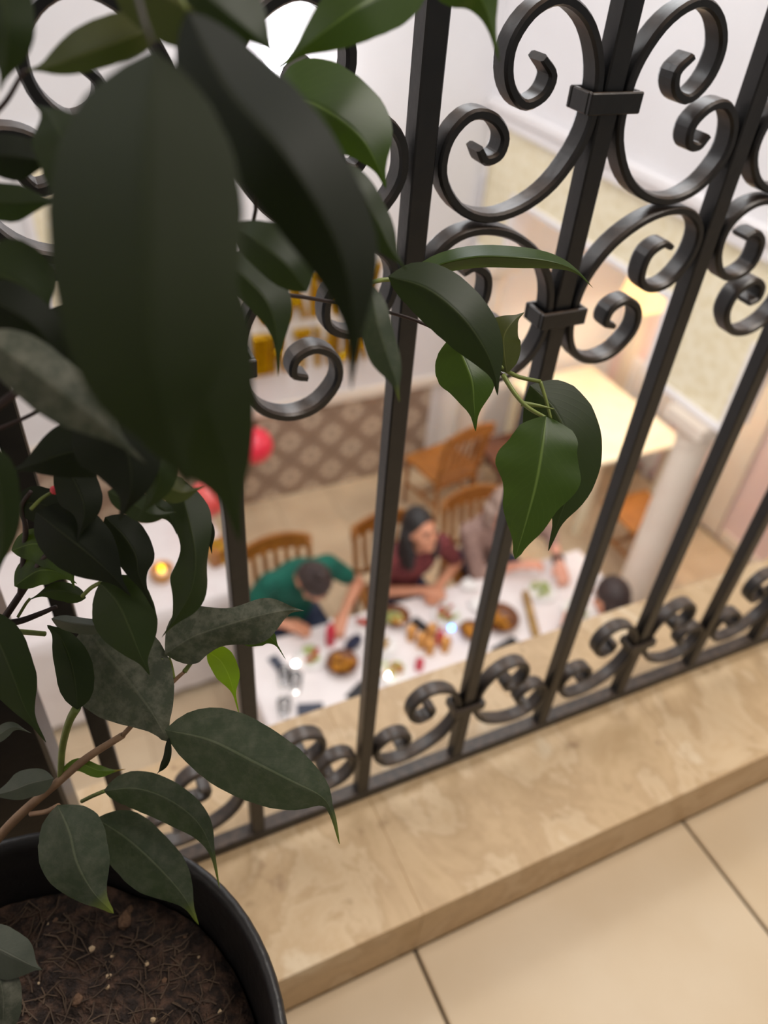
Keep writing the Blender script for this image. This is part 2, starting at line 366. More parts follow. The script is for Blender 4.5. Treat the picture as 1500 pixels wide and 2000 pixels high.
# back wall: upper plaster and, below it, a dado of patterned tiles
struct('wall_back', box(BM(), XL, XW + 1.9, YB, YB + 0.15, HF, 2.6), MAT['white_wall'])
struct('wall_left', box(BM(), XL - 0.12, XL, -1.6, YB, HF, 2.6), MAT['white_wall'])
bm = BM(); box(bm, XL, XW, 0.62, YB, 2.6, 2.7)
struct('ceiling', bm, MAT['white_wall'])
struct('trim_1', box(BM(), XL, XW - 0.02, YB - 0.035, YB - 0.002, -2.205, -2.115, 0.01), MAT['cream'])   # ledge on the dado
def dado_mat():
    m, nt, b = newmat('dado_tile'); L = nt.links.new; b.inputs['Roughness'].default_value = 0.35
    tc = nd(nt, 'ShaderNodeTexCoord'); sx = nd(nt, 'ShaderNodeSeparateXYZ'); L(tc.outputs['Object'], sx.inputs[0])
    def mth(op, a, b_=None, v=None):
        n = nd(nt, 'ShaderNodeMath', operation=op)
        L(a, n.inputs[0])
        if b_ is not None: L(b_, n.inputs[1])
        if v is not None: n.inputs[1].default_value = v
        return n.outputs[0]
    h = 0.345
    x = mth('DIVIDE', sx.outputs['X'], v=h); z = mth('DIVIDE', sx.outputs['Z'], v=h)
    p = mth('ADD', x, z); q = mth('SUBTRACT', x, z)          # diamond coordinates, cell centres at integers
    fp = mth('SUBTRACT', p, mth('ROUND', p)); fq = mth('SUBTRACT', q, mth('ROUND', q))
    r = mth('SQRT', mth('ADD', mth('MULTIPLY', fp, fp), mth('MULTIPLY', fq, fq)))
    ang = mth('ARCTAN2', fp, fq)
    pet = mth('MULTIPLY', mth('COSINE', mth('MULTIPLY', ang, v=8.0)), v=0.055)
    rr = mth('ADD', r, pet)
    ro = nd(nt, 'ShaderNodeValToRGB'); e = ro.color_ramp.elements
    for pos, c in ((0.0, (140, 118, 102)), (0.07, (200, 182, 162)), (0.13, (146, 124, 108)), (0.18, (204, 186, 166)), (0.29, (198, 178, 158)), (0.35, (160, 138, 120))):
        if pos == 0.0: e[0].position = 0; e[0].color = srgb(*c)
        else: k = e.new(pos); k.color = srgb(*c)
    e[len(e) - 1].position = 1.0; e[len(e) - 1].color = srgb(158, 136, 118)
    L(rr, ro.inputs[0])
    mx_ = mth('MAXIMUM', mth('ABSOLUTE', fp), mth('ABSOLUTE', fq))
    ln = nd(nt, 'ShaderNodeMapRange'); ln.inputs['From Min'].default_value = 0.455; ln.inputs['From Max'].default_value = 0.48; L(mx_, ln.inputs['Value'])
    mx = nd(nt, 'ShaderNodeMixRGB'); mx.inputs[2].default_value = srgb(132, 108, 92); L(ln.outputs[0], mx.inputs[0]); L(ro.outputs[0], mx.inputs[1])
    L(mx.outputs[0], b.inputs['Base Color'])
    return m
MAT['dado'] = dado_mat()
wb = bpy.data.objects['wall_back']
me_tile = None
h = 0.345
for iz, zc in enumerate((-2.83, -2.485, -2.259)):
    for ix in range(13):
        xc = 1.56 + h * (ix - 8)
        if xc - h / 2 < XL or xc + h / 2 > XW + 0.05: continue
        top = iz == 2
        if iz < 2:
            if me_tile is None:
                me_tile = bpy.data.meshes.new('dado_tile'); b_ = box(BM(), -h / 2 + 0.001, h / 2 - 0.001, -0.012, 0, -h / 2 + 0.001, h / 2 - 0.001, 0.0015); b_.to_mesh(me_tile); b_.free(); me_tile.materials.append(MAT['dado'])
            o = bpy.data.objects.new('dado_tile', me_tile); COL.objects.link(o)
            o.location = (xc, YB, zc)
        else:
            # the cut top course: same pattern, the tile origin stays at its uncut centre
            if ix == 3 or 'me_cut' not in globals():
                me_cut = bpy.data.meshes.new('dado_tile'); b_ = box(BM(), -h / 2 + 0.001, h / 2 - 0.001, -0.012, 0, -h / 2 + 0.001, -0.0655, 0.0015); b_.to_mesh(me_cut); b_.free(); me_cut.materials.append(MAT['dado'])
            o = bpy.data.objects.new('dado_tile', me_cut); COL.objects.link(o); o.location = (xc, YB, -2.14)
        o.parent = wb
# hall floor of separate tiles on a grout bed
struct('floor', box(BM(), XL, 4.6, 0.5, YB, HF - 0.12, HF - 0.004), MAT['hall_grout'])
fl = bpy.data.objects['floor']; me_t = bpy.data.meshes.new('floor_tile'); b_ = box(BM(), -0.2235, 0.2235, -0.2235, 0.2235, -0.012, 0, 0.002); b_.to_mesh(me_t); b_.free(); me_t.materials.append(MAT['hall_tile'])
for i in range(13):
    for j in range(9):
        x = XL + 0.225 + i * 0.45; y = YB - 0.225 - j * 0.45
        if x > 4.5 or y < 0.7: continue
        o = bpy.data.objects.new('floor_tile', me_t); COL.objects.link(o); o.location = (x, y, HF); o.parent = fl
# arcade wall on the right: plaster above, papered frieze, piers on columns
bm = BM()
box(bm, XW, XW + 0.14, -1.6, YB, -0.18, 2.6)          # plaster storey
struct('wall_right', bm, MAT['white_wall'])
wr = bpy.data.objects['wall_right']
bm = BM(); box(bm, XW + 0.01, XW + 0.14, -1.6, YB - 0.004, -0.62, -0.182); obj('frieze', bm, MAT['wallpaper'], wr)
def pier(y0, y1):
    p = obj('pier', box(BM(), XW + 0.01, XW + 0.14, y0, y1, -1.05, -0.622), MAT['wallpaper'], wr)
    bm = BM(); box(bm, XW - 0.012, XW + 0.15, y0 - 0.002, y1 + 0.002, -1.092, -1.051, 0.008); obj('moulding', bm, MAT['moulding'], p)
    for ys in (y0, y1):
        bm = BM(); box(bm, XW - 0.012, XW + 0.15, ys - 0.022, ys + 0.022, -1.05, -0.60, 0.006); obj('moulding', bm, MAT['moulding'], p)
    return p
pier(2.09, 2.665); pier(4.17, YB - 0.03); pier(-0.3, 0.28)
for k, (z0, z1, dx) in enumerate(((-0.185, -0.12, 0.045), (-0.262, -0.19, 0.025))):
    struct('trim_%d' % (k + 2), box(BM(), XW - dx, XW - 0.001, -1.6, YB - 0.005, z0, z1, 0.012), MAT['moulding'])
for k, (y0, y1) in enumerate(((2.69, 4.145), (0.31, 2.065))):
    struct('trim_%d' % (k + 4), box(BM(), XW - 0.012, XW + 0.15, y0, y1, -0.652, -0.612, 0.008), MAT['moulding'])
struct('trim_6', box(BM(), XW - 0.012, XW - 0.002, YB - 0.075, YB - 0.03, -1.04, -0.27, 0.004), MAT['moulding'])
def column(y, label, r=0.1):
    t = thing('column', label, 'column', (XW + 0.07, y, HF))
    obj('shaft', lathe(BM(), [(r * 1.0, 0.12), (r * 0.98, 0.8), (r * 0.94, 1.4), (r * 0.88, 1.72)], 28), MAT['cream'], t, True)
    obj('base', box(lathe(BM(), [(0, 0.05), (r * 1.35, 0.05), (r * 1.4, 0.075), (r * 1.3, 0.1), (r * 1.12, 0.105), (r * 1.12, 0.12), (0, 0.12)], 28), -r * 1.4, r * 1.4, -r * 1.4, r * 1.4, 0.002, 0.05), MAT['cream'], t)
    cp = lathe(BM(), [(0, 1.72), (r * 0.96, 1.72), (r * 0.98, 1.745), (r * 0.9, 1.75), (r * 0.95, 1.78), (r * 1.25, 1.83), (0, 1.832)], 28)
    box(cp, -r * 1.35, r * 1.35, -r * 1.35, r * 1.35, 1.832, 1.905, 0.006)
    obj('capital', cp, MAT['cream'], t)
column(2.27, 'round cream column with square capital at the near end of the dining tables')
column(4.36, 'round cream column in the far corner beside the patterned dado')
# room behind the arcade
struct('wall_annex', box(BM(), 4.6, 4.72, -1.0, YB, HF, 0.0), MAT['rose_wall'])
bm = BM(); box(bm, XW + 0.145, 4.6, -1.0, YB, -0.33, -0.2)
struct('ceiling_annex', bm, MAT['white_wall'])
struct('trim_7', box(BM(), 4.57, 4.598, 2.9, 3.12, HF + 0.01, -0.5, 0.006), MAT['cream'])
struct('trim_8', box(BM(), 4.55, 4.598, 4.9, 5.1, HF + 0.01, -0.4, 0.006) if False else box(BM(), 4.55, 4.598, 4.3, 4.44, HF + 0.01, -0.4, 0.006), MAT['cream'])
struct('baseboard_annex', box(BM(), 4.575, 4.598, 0.6, 2.88, HF + 0.006, HF + 0.11, 0.004), MAT['cream'])
light('annex_light', 'AREA', (3.85, 2.6, -0.36), 8.5, (1.0, 0.93, 0.87), 0.9, (3.85, 2.6, -3))
# framed yellow paper on the back wall, far left
pf = tag(obj('wallpaper_panel', box(BM(), 0.105, 0.62, YB - 0.012, YB - 0.001, -1.36, -0.24), MAT['wallpaper']), 'tall yellow papered panel in white frame on the back wall', 'wall panel')
for x0, x1, z0, z1 in ((0.06, 0.104, -1.4, -0.2), (0.621, 0.665, -1.4, -0.2), (0.105, 0.62, -0.24, -0.2), (0.105, 0.62, -1.4, -1.361)):
    obj('frame', box(BM(), x0, x1, YB - 0.022, YB - 0.001, z0, z1, 0.004), MAT['moulding'], pf)

# ------------------------------------------------------------------ balcony floor and stone kerb
struct('floor_balcony', box(BM(), -1.25, XW - 0.005, -1.6, 0.268, -0.25, -0.004), MAT['grout'])
fb = bpy.data.objects['floor_balcony']; me_b = bpy.data.meshes.new('floor_tile'); b_ = box(BM(), -0.198, 0.198, -0.1975, 0.1975, -0.01, 0, 0.0015); b_.to_mesh(me_b); b_.free(); me_b.materials.append(MAT['floor_tile'])
for i in range(-3, 7):
    for j in range(4):
        o = bpy.data.objects.new('floor_tile', me_b); COL.objects.link(o); o.location = (0.432 + 0.4 * i, 0.2655 - 0.1975 - 0.4 * j, 0); o.parent = fb
        if o.location.x + 0.2 > XW: o.location.x = XW - 0.2
struct('kerb', box(BM(), -1.25, XW - 0.005, 0.275, 0.53, -0.25, 0.064), MAT['cream'])
kb = bpy.data.objects['kerb']; me_k = bpy.data.meshes.new('kerb_slab'); b_ = box(BM(), -0.19995, 0.19995, 0.266, 0.5485, 0.065, 0.095, 0.0006); b_.to_mesh(me_k); b_.free(); me_k.materials.append(MAT['travertine'])
me_r = bpy.data.meshes.new('kerb_riser'); b_ = box(BM(), -0.1998, 0.1998, 0.2662, 0.2749, 0.0005, 0.0649, 0.0002); b_.to_mesh(me_r); b_.free(); me_r.materials.append(MAT['travertine'])
for i in range(-4, 7):
    for nm, me in (('kerb_slab', me_k), ('kerb_riser', me_r)):
        x = 0.432 + 0.4 * i
        if x - 0.2 < -1.26 or x + 0.2 > XW + 0.1: continue
        o = bpy.data.objects.new(nm, me); COL.objects.link(o); o.location = (min(x, XW - 0.206), 0, 0); o.parent = kb

# ------------------------------------------------------------------ wrought iron railing
RY = 0.4185
rail = thing('iron_railing', 'black wrought iron railing with scrolls standing on the stone kerb', 'railing', (0.5, RY, 0.095))
RO = Vector(rail.location)
def rl(bm): bmesh.ops.translate(bm, verts=bm.verts, vec=-RO); return bm
SP = 0.1265; X0 = 0.098
BARW = 0.0073
def strip(path, n=90, th=0.0031, wd=0.0082):
    bm = BM(); P = catmull([(p[0], 0, p[1]) for p in path], n); rings = []
    sec = [(-1, -0.72), (-0.6, -1), (0.6, -1), (1, -0.72), (1, 0.72), (0.6, 1), (-0.6, 1), (-1, 0.72)]
    for i, p in enumerate(P):
        t = (P[min(i + 1, n)] - P[max(i - 1, 0)]).normalized(); nn = Vector((t.z, 0, -t.x))
        k = 1.0
        if i < 5: k = 0.75 + 0.05 * i
        if i > n - 5: k = 0.75 + 0.05 * (n - i)
        rings.append([bm.verts.new(p + nn * (a * th * k) + Vector((0, b * wd, 0))) for a, b in sec])
    for a, b in zip(rings, rings[1:]):
        for k in range(8):
            j = (k + 1) % 8; bm.faces.new((a[k], a[j], b[j], b[k]))
    bm.faces.new(rings[0][::-1]); bm.faces.new(rings[-1])
    bmesh.ops.recalc_face_normals(bm, faces=bm.faces)
    return bm
T_ = [(.056, .862), (.047, .853), (.051, .842), (.064, .838), (.076, .850), (.078, .868), (.067, .884), (.049, .890), (.029, .880), (.0155, .860), (.0115, .838), (.0145, .815), (.030, .791), (.052, .777), (.076, .773), (.098, .781), (.1125, .800), (.1115, .820), (.099, .833), (.084, .832), (.0735, .822), (.075, .811), (.084, .808), (.090, .815)]
M_ = [(.089, .738), (.080, .741), (.069, .733), (.069, .715), (.083, .706), (.100, .710), (.1125, .728), (.1125, .748), (.099, .7615), (.079, .7655), (.055, .760), (.032, .745), (.0165, .723), (.0115, .700), (.0135, .678), (.024, .660), (.043, .651), (.063, .655), (.077, .672), (.075, .690), (.061, .699), (.048, .694), (.046, .683), (.055, .679)]
B_ = [(.056, .235), (.047, .230), (.050, .219), (.064, .217), (.075, .230), (.072, .250), (.056, .262), (.036, .258), (.019, .240), (.0115, .212), (.014, .190), (.028, .168), (.050, .154), (.075, .147), (.099, .152), (.1125, .170), (.1115, .190), (.098, .202), (.082, .200), (.073, .189), (.077, .177), (.088, .177)]
sm = {}
for nm, path in (('T', T_), ('M', M_), ('B', B_)):
    for sgn in (1, -1):
        o = strip([(p[0] * sgn, p[1]) for p in path])
        me = bpy.data.meshes.new('scroll'); o.to_mesh(me); o.free(); me.materials.append(MAT['iron'])
        for p in me.polygons: p.use_smooth = True
        me.set_sharp_from_angle(angle=0.3)
        sm[nm, sgn] = me
me_bar = bpy.data.meshes.new('bar'); b_ = box(BM(), -BARW, BARW, -BARW, BARW, 0.107, 1.0, 0.0011); b_.to_mesh(me_bar); b_.free(); me_bar.materials.append(MAT['iron'])
def collar_mesh(z, hh):
    bm = BM(); bx, by, th = 0.0165, 0.0085, 0.0035
    for x0, x1, y0, y1 in ((-bx - th, bx + th, -by - th, -by), (-bx - th, bx + th, by, by + th), (-bx - th, -bx, -by, by), (bx, bx + th, -by, by)):
        box(bm, x0, x1, y0, y1, z - hh / 2, z + hh / 2, 0.0008)
    me = bpy.data.meshes.new('collar'); bm.to_mesh(me); bm.free(); me.materials.append(MAT['iron']); return me
me_col = [collar_mesh(0.838, 0.0125), collar_mesh(0.695, 0.0125), collar_mesh(0.210, 0.0125)]
def link(name, me, loc, parent):
    o = bpy.data.objects.new(name, me); COL.objects.link(o); o.location = loc; o.parent = parent; return o
for k in range(-1, 19):
    x = X0 + SP * k
    link('bar', me_bar, (x - RO.x, 0, -RO.z), rail)
    if k % 2 == 0:
        for nm in 'TMB':
            for sgn in (1, -1): link('scroll', sm[nm, sgn], (x - RO.x, 0, -RO.z), rail)
        for me in me_col: link('collar', me, (x - RO.x, 0, -RO.z), rail)
xe = X0 + SP * 18 + 0.12
obj('bottom_rail', rl(box(BM(), -0.066, xe, RY - 0.0085, RY + 0.0085, 0.0962, 0.1105, 0.0012)), MAT['iron'], rail)
obj('handrail', rl(box(BM(), -0.066, xe, RY - 0.022, RY + 0.022, 1.0, 1.012, 0.003)), MAT['iron'], rail)
bm = BM(); box(bm, -0.126, -0.066, RY - 0.03, RY + 0.03, 0.0955, 1.02, 0.003); obj('post', rl(bm), MAT['iron'], rail)

# ------------------------------------------------------------------ potted ficus
PC = Vector((-0.103, 0.158, 0))
fic = thing('potted_ficus', 'leafy potted ficus in black plastic pot beside the iron railing', 'potted plant', PC)
def pl(bm): bmesh.ops.translate(bm, verts=bm.verts, vec=-PC); return bm
ZP = 0.45
bm = lathe(BM(), [(0, 0.0), (0.092, 0.0), (0.096, 0.006), (0.134, 0.405), (0.1425, 0.408), (0.1445, 0.446), (0.1425, ZP), (0.1385, ZP - 0.001), (0.1365, 0.44), (0.131, 0.40), (0.126, 0.33), (0, 0.33)], 72)
obj('pot', bm, MAT['pot'], fic, True)
def soil_z(x, y):
    r = math.hypot(x, y)
    return 0.402 + 0.010 * noise.noise((x * 22, y * 22, 3)) + 0.006 * noise.noise((x * 60, y * 60, 1)) + 0.003 * noise.noise((x * 160, y * 160, 7)) - 0.01 * (r / 0.13) ** 4
bm = BM(); rings = []
NR, NS = 46, 120
c0 = bm.verts.new((0, 0, soil_z(0, 0)))
for i in range(1, NR + 1):
    r = 0.1285 * i / NR
    rings.append([bm.verts.new((r * math.cos(2 * PI * j / NS), r * math.sin(2 * PI * j / NS), soil_z(r * math.cos(2 * PI * j / NS), r * math.sin(2 * PI * j / NS)))) for j in range(NS)])
for j in range(NS): bm.faces.new((c0, rings[0][j], rings[0][(j + 1) % NS]))
for a, b in zip(rings, rings[1:]):
    for j in range(NS): k = (j + 1) % NS; bm.faces.new((a[j], b[j], b[k], a[k]))
obj('soil', bm, MAT['soil'], fic, True)
bm = BM()
for i in range(900):
    a = random.uniform(0, 2 * PI); r = 0.122 * math.sqrt(random.random()); x, y = r * math.cos(a), r * math.sin(a)
    d = random.uniform(0, PI); ln = random.uniform(0.005, 0.024); p = []
    for t in (-0.5, 0, 0.5):
        xx, yy = x + ln * t * math.cos(d + t * 0.5), y + ln * t * math.sin(d + t * 0.5)
        if math.hypot(xx, yy) > 0.126: xx, yy = x * 0.98, y * 0.98 + t * 0.001
        p.append((xx, yy, soil_z(xx, yy) + random.uniform(0.0004, 0.0022)))
    tube(bm, p, random.uniform(0.00025, 0.0006), 4)
tag(obj('root_fibres', bm, MAT['straw'], fic), 'brown straw and root fibres on the soil', kind='stuff')
def pebble(px, py, r, m='pebble'):
    p = at_z(px, py, 0.402) - PC; bm = BM(); bmesh.ops.create_icosphere(bm, subdivisions=1, radius=r)
    for v in bm.verts: v.co *= 1 + 0.75 * noise.noise(v.co * (1.2 / r) + Vector((px, py, 0))); v.co.z *= 0.6
    obj('pebble', bm, MAT[m], fic, False, (p.x, p.y, soil_z(p.x, p.y) + r * 0.1))
for a in ((178, 1850, .0042), (286, 1878, .003), (360, 1824, .003, 'clod'), (212, 1905, .0035), (320, 1912, .004, 'clod'), (428, 1972, .0025), (95, 1807, .0023), (300, 1992, .003), (240, 1790, .012, 'clod'), (150, 1950, .010, 'clod'), (250, 1765, .008, 'clod'), (218, 1864, .0022), (210, 1928, .0025), (386, 1860, .0018), (110, 1800, .004, 'clod'), (75, 1920, .0015)):
    pebble(a[0], a[1], a[2] * (.45 if len(a) > 3 else .62), *a[3:])

HW = [(0, .0), (.04, .30), (.1, .60), (.2, .86), (.32, 1.0), (.45, .985), (.6, .85), (.72, .65), (.82, .43), (.9, .23), (.96, .13), (1, .093)]
def hw(t, t0=.88):
    if t >= t0: return .085 * max(0, 1 - (t - t0) / (1 - t0)) ** .8 + .008
    t /= t0
    for (a, x), (b, y) in zip(HW, HW[1:]):
        if t <= b: u = (t - a) / (b - a); return x + (y - x) * u
    return HW[-1][1]
def leaf_cam(mid, wl, wr, tl=0.25, tr=0.25, mat='dark', wave=0.06, n=30, label=None, wf=2.0, t0=.9, parent=None):
    """mid: (px, py, depth) along the midrib from base to tip; wl, wr: half widths in photograph pixels to each side of the midrib; tl, tr: how fast each half falls away."""
    P = catmull(mid, n); bm = BM(); uvl = bm.loops.layers.uv.new('UVMap'); rows = []
    us = [-1, -.7, -.38, -.12, 0, .12, .38, .7, 1]
    for i, p in enumerate(P):
        t = i / n
        d = P[min(i + 1, n)] - P[max(i - 1, 0)]; L = math.hypot(d.x, d.y) or 1
        lx, ly = d.y / L, -d.x / L
        row = []
        for u in us:
            k = wl if u < 0 else wr; tt = tl if u < 0 else tr
            o = abs(u) * k * hw(t, t0); sg = -1 if u > 0 else 1
            wv = 1 + wave * math.sin(t * PI * 2 * wf + (1.3 if u > 0 else 0)) * abs(u)
            dep = p.z * (1 + (o / FPX) * tt + wave * 0.06 * u * u * math.sin(t * PI * 2 * wf * 1.5 + u) * (k / 100) * 0.3)
            row.append(bm.verts.new(at_d(p.x + sg * lx * o * wv, p.y + sg * ly * o * wv, dep)))
        rows.append(row)
    for i in range(n):
        for j in range(len(us) - 1):
            f = bm.faces.new((rows[i][j], rows[i][j + 1], rows[i + 1][j + 1], rows[i + 1][j]))
            for lp, (ii, jj) in zip(f.loops, ((i, j), (i, j + 1), (i + 1, j + 1), (i + 1, j))): lp[uvl].uv = (0.5 + 0.5 * us[jj], ii / n)
    pl(bm)
    o = obj('leaf', bm, LM[mat], parent or fic, True)
    if label: o['label'] = label
    return o
def twig(pts, r0, r1=None, mat='petiole', name='twig', n=14):
    P = [at_d(*p) - PC for p in catmull(pts, n)]; r1 = r0 if r1 is None else r1
    d0 = pts[0][2]
    return obj(name, tube(BM(), P, [(r0 + (r1 - r0) * i / n) * d0 / FPX for i in range(n + 1)], 8), MAT[mat], fic, True)

# ---- large near leaves, out of focus (upper part of the photograph)
LF = leaf_cam
LF([(300, 95, .175), (285, 300, .165), (285, 520, .16), (300, 720, .16), (330, 850, .165), (375, 960, .17)], 190, 195, .35, .4, 'near', .03, wf=1.3)
LF([(330, 420, .20), (370, 600, .195), (400, 780, .195), (445, 920, .20), (470, 1060, .205)], 110, 175, .3, .5, 'near', .02)
LF([(365, 20, .20), (440, 170, .195), (560, 310, .19), (660, 480, .195), (690, 620, .20), (686, 760, .21)], 105, 100, .6, .5, 'deep', .02)
LF([(840, -70, .27), (760, -20, .265), (690, 20, .26), (610, 80, .262), (540, 138, .27)], 75, 70, .4, .4, 'green', .03)
LF([(760, -120, .27), (850, -70, .268), (915, -30, .27), (950, 20, .275), (975, 120, .28)], 60, 60, .4, .4, 'green')
LF([(535, 190, .31), (590, 195, .305), (650, 225, .30), (705, 270, .302), (735, 320, .305), (754, 368, .31)], 95, 62, .5, .3, 'green', .03)
LF([(330, 40, .24), (250, 75, .235), (170, 105, .235), (100, 130, .238), (50, 138, .24)], 40, 60, .5, .3, 'olive', .03)
LF([(-30, -80, .22), (0, -20, .22), (15, 60, .22), (10, 130, .225), (-2, 180, .23)], 60, 45, .3, .3, 'dark')
LF([(340, -60, .21), (400, -10, .21), (455, 35, .212), (505, 75, .215), (548, 118, .22)], 75, 40, .4, .3, 'dark')
LF([(230, -70, .22), (300, -20, .22), (380, 20, .22), (440, 40, .22), (500, 45, .225)], 70, 85, .4, .3, 'olive')
LF([(160, 420, .24), (150, 330, .235), (120, 265, .235), (95, 225, .24), (70, 205, .245)], 70, 55, .4, .3, 'dark')
LF([(-40, 300, .26), (20, 305, .26), (70, 312, .262), (110, 322, .265)], 45, 48, .4, .4, 'deep')
LF([(-50, 395, .26), (10, 395, .26), (60, 395, .262), (130, 390, .265)], 40, 40, .4, .4, 'dark')
LF([(-50, 520, .25), (20, 545, .25), (70, 580, .252), (102, 625, .255)], 80, 60, .3, .4, 'dark', .03)
LF([(-60, 570, .24), (10, 600, .24), (70, 640, .242), (105, 690, .245), (128, 740, .25)], 55, 50, .4, .4, 'deep')
LF([(-40, 650, .23), (50, 715, .23), (130, 775, .232), (210, 840, .235), (285, 905, .24)], 62, 60, .4, .4, 'dusty')
LF([(130, 720, .30), (110, 765, .30), (100, 800, .30), (125, 838, .305)], 45, 30, .4, .4, 'deep')
LF([(240, 900, .30), (190, 880, .30), (130, 885, .30), (70, 905, .30), (12, 925, .305)], 55, 62, .4, .4, 'deep', .03)
LF([(160, 770, .285), (215, 830, .28), (250, 890, .28), (255, 960, .282), (232, 1018, .29)], 75, 95, .4, .4, 'deep', .02)
LF([(230, 820, .29), (280, 870, .29), (310, 920, .29), (300, 970, .295), (270, 1010, .30)], 40, 50, .4, .4, 'dark')
LF([(300, 955, .31), (330, 955, .31), (362, 962, .312), (400, 950, .315)], 30, 26, .3, .3, 'olive')
LF([(-40, 860, .26), (-5, 930, .26), (5, 1000, .262), (5, 1070, .265), (-10, 1140, .27)], 40, 50, .3, .3, 'dark')
LF([(600, 570, .28), (560, 520, .275), (510, 478, .275), (470, 450, .28), (430, 440, .285)], 45, 55, .5, .4, 'dark', .03)
LF([(430, 500, .30), (480, 545, .30), (520, 590, .30), (540, 650, .302), (543, 735, .305)], 55, 35, .5, .4, 'dark')
LF([(655, 315, .28), (700, 370, .278), (735, 430, .28), (765, 490, .282), (795, 528, .285)], 32, 45, .5, .4, 'dark')
LF([(725, 555, .29), (735, 620, .288), (755, 690, .29), (772, 740, .292), (780, 785, .295)], 28, 38, .3, .5, 'gloss')
# ---- sprig on the right, in front of the railing
LF([(775, 560, .40), (850, 520, .395), (930, 502, .392), (1010, 503, .392), (1080, 512, .395), (1125, 530, .40), (1158, 562, .405)], 24, 22, 1.6, 1.6, 'green', .05, label='long narrow green leaf seen edge on')
LF([(758, 540, .37), (830, 562, .365), (895, 612, .362), (940, 670, .365), (965, 725, .37), (972, 772, .375)], 58, 60, .5, .5, 'dark', .02)
LF([(885, 655, .40), (905, 700, .397), (922, 745, .395), (926, 790, .397), (929, 842, .402)], 52, 64, .35, .35, 'green', .02, label='rounded mid green leaf with a pointed tip')
LF([(990, 728, .40), (985, 690, .398), (985, 655, .397), (1002, 628, .398), (1024, 610, .402)], 46, 34, .3, .3, 'olive', .03, label='olive leaf showing its pale back')
LF([(1035, 752, .415), (1082, 800, .412), (1112, 870, .41), (1112, 950, .412), (1090, 1020, .416), (1071, 1076, .42)], 68, 86, .3, .3, 'dark', .01, t0=.84)
LF([(1067, 812, .385), (1060, 870, .38), (1048, 940, .378), (1030, 1010, .38), (1006, 1092, .386)], 80, 80, .22, .22, 'green', .10, t0=.985, wf=2.6, label='large glossy green leaf with pale midrib at the end of the sprig')
twig([(480, 572, .33), (560, 576, .34), (650, 590, .36), (760, 610, .385), (860, 648, .395), (985, 735, .40)], 4.5, 4, 'darktwig', 'branch', 24)
twig([(982, 732, .40), (1005, 768, .398), (1030, 795, .392), (1066, 816, .386)], 5, 3.5)
twig([(975, 715, .40), (1010, 735, .405), (1055, 745, .41)], 5, 4); twig([(1055, 745, .41), (1066, 780, .41), (1076, 818, .41)], 4, 3)
twig([(1018, 788, .396), (1050, 792, .395), (1082, 799, .395)], 6, 1)
twig([(775, 545, .40), (740, 548, .395), (700, 560, .38)], 5, 4)
# ---- left cluster
LF([(70, 1000, .35), (120, 1040, .345), (170, 1080, .345), (215, 1120, .347), (256, 1165, .352)], 72, 58, .4, .4, 'deep', .02)
LF([(205, 1010, .36), (240, 1045, .357), (265, 1085, .357), (272, 1125, .358), (300, 1190, .365)], 42, 48, .5, .3, 'deep', .03)
LF([(22, 1075, .37), (70, 1062, .367), (110, 1080, .366), (135, 1115, .368), (146, 1150, .372)], 32, 40, .4, .4, 'green')
LF([(28, 1145, .375), (75, 1115, .372), (115, 1118, .372), (150, 1140, .375)], 34, 30, .4, .4, 'green')
LF([(195, 1138, .37), (228, 1175, .365), (252, 1225, .364), (272, 1275, .366), (292, 1318, .37)], 66, 62, .25, .3, 'dark', .03, label='dark leaf with a yellow midrib')
LF([(168, 1168, .38), (130, 1155, .378), (95, 1155, .378), (56, 1172, .382)], 22, 18, .5, .5, 'dark')
LF([(100, 1208, .385), (150, 1218, .38), (205, 1222, .38), (260, 1215, .385)], 14, 20, 1.5, 1.5, 'grey')
LF([(350, 960, .37), (385, 1010, .368), (408, 1045, .37), (414, 1082, .375)], 20, 26, .4, .4, 'deep')
LF([(345, 930, .36), (368, 1010, .355), (382, 1085, .352), (375, 1150, .354), (345, 1205, .36), (316, 1245, .365)], 38, 44, .7, .5, 'dark', .38, wf=1.7)
LF([(285, 985, .35), (312, 990, .35), (332, 1008, .352), (346, 1045, .356)], 16, 20, .4, .4, 'dark')
LF([(151, 1386, .396), (148, 1340, .392), (138, 1290, .39), (118, 1245, .392), (92, 1221, .396)], 36, 40, .3, .5, 'dark', .03, t0=.97)
LF([(165, 1222, .41), (205, 1275, .405), (250, 1330, .402), (295, 1390, .403), (328, 1448, .408)], 100, 100, .2, .3, 'dusty', .03, t0=.97, label='broad dusty leaf speckled with grit')
LF([(322, 1278, .405), (375, 1245, .40), (440, 1222, .397), (505, 1203, .397), (560, 1192, .40), (594, 1193, .404)], 50, 56, .3, .5, 'dusty', .34, wf=1.6, t0=.87, label='dusty grey green leaf with wavy edges')
LF([(470, 1255, .41), (500, 1240, .408), (525, 1243, .408), (542, 1262, .41), (558, 1288, .412)], 18, 24, .4, .4, 'green', t0=.75)
LF([(405, 1272, .42), (430, 1290, .418), (446, 1318, .417), (456, 1350, .418), (467, 1395, .42)], 28, 26, .25, .25, 'young', .06, t0=.82, label='small bright yellow green young leaf')
LF([(322, 1425, .40), (410, 1446, .393), (495, 1488, .39), (570, 1526, .392), (628, 1556, .396), (649, 1590, .40), (663, 1648, .405)], 76, 78, .25, .35, 'gloss', .015, t0=.77, label='largest dark leaf hanging over the bottom rail')
LF([(202, 1545, .43), (265, 1540, .425), (330, 1562, .422), (385, 1605, .422), (413, 1660, .425), (429, 1735, .43)], 38, 46, .4, .5, 'gloss', .03, t0=.86, label='arching leaf with bright green drooping tip')
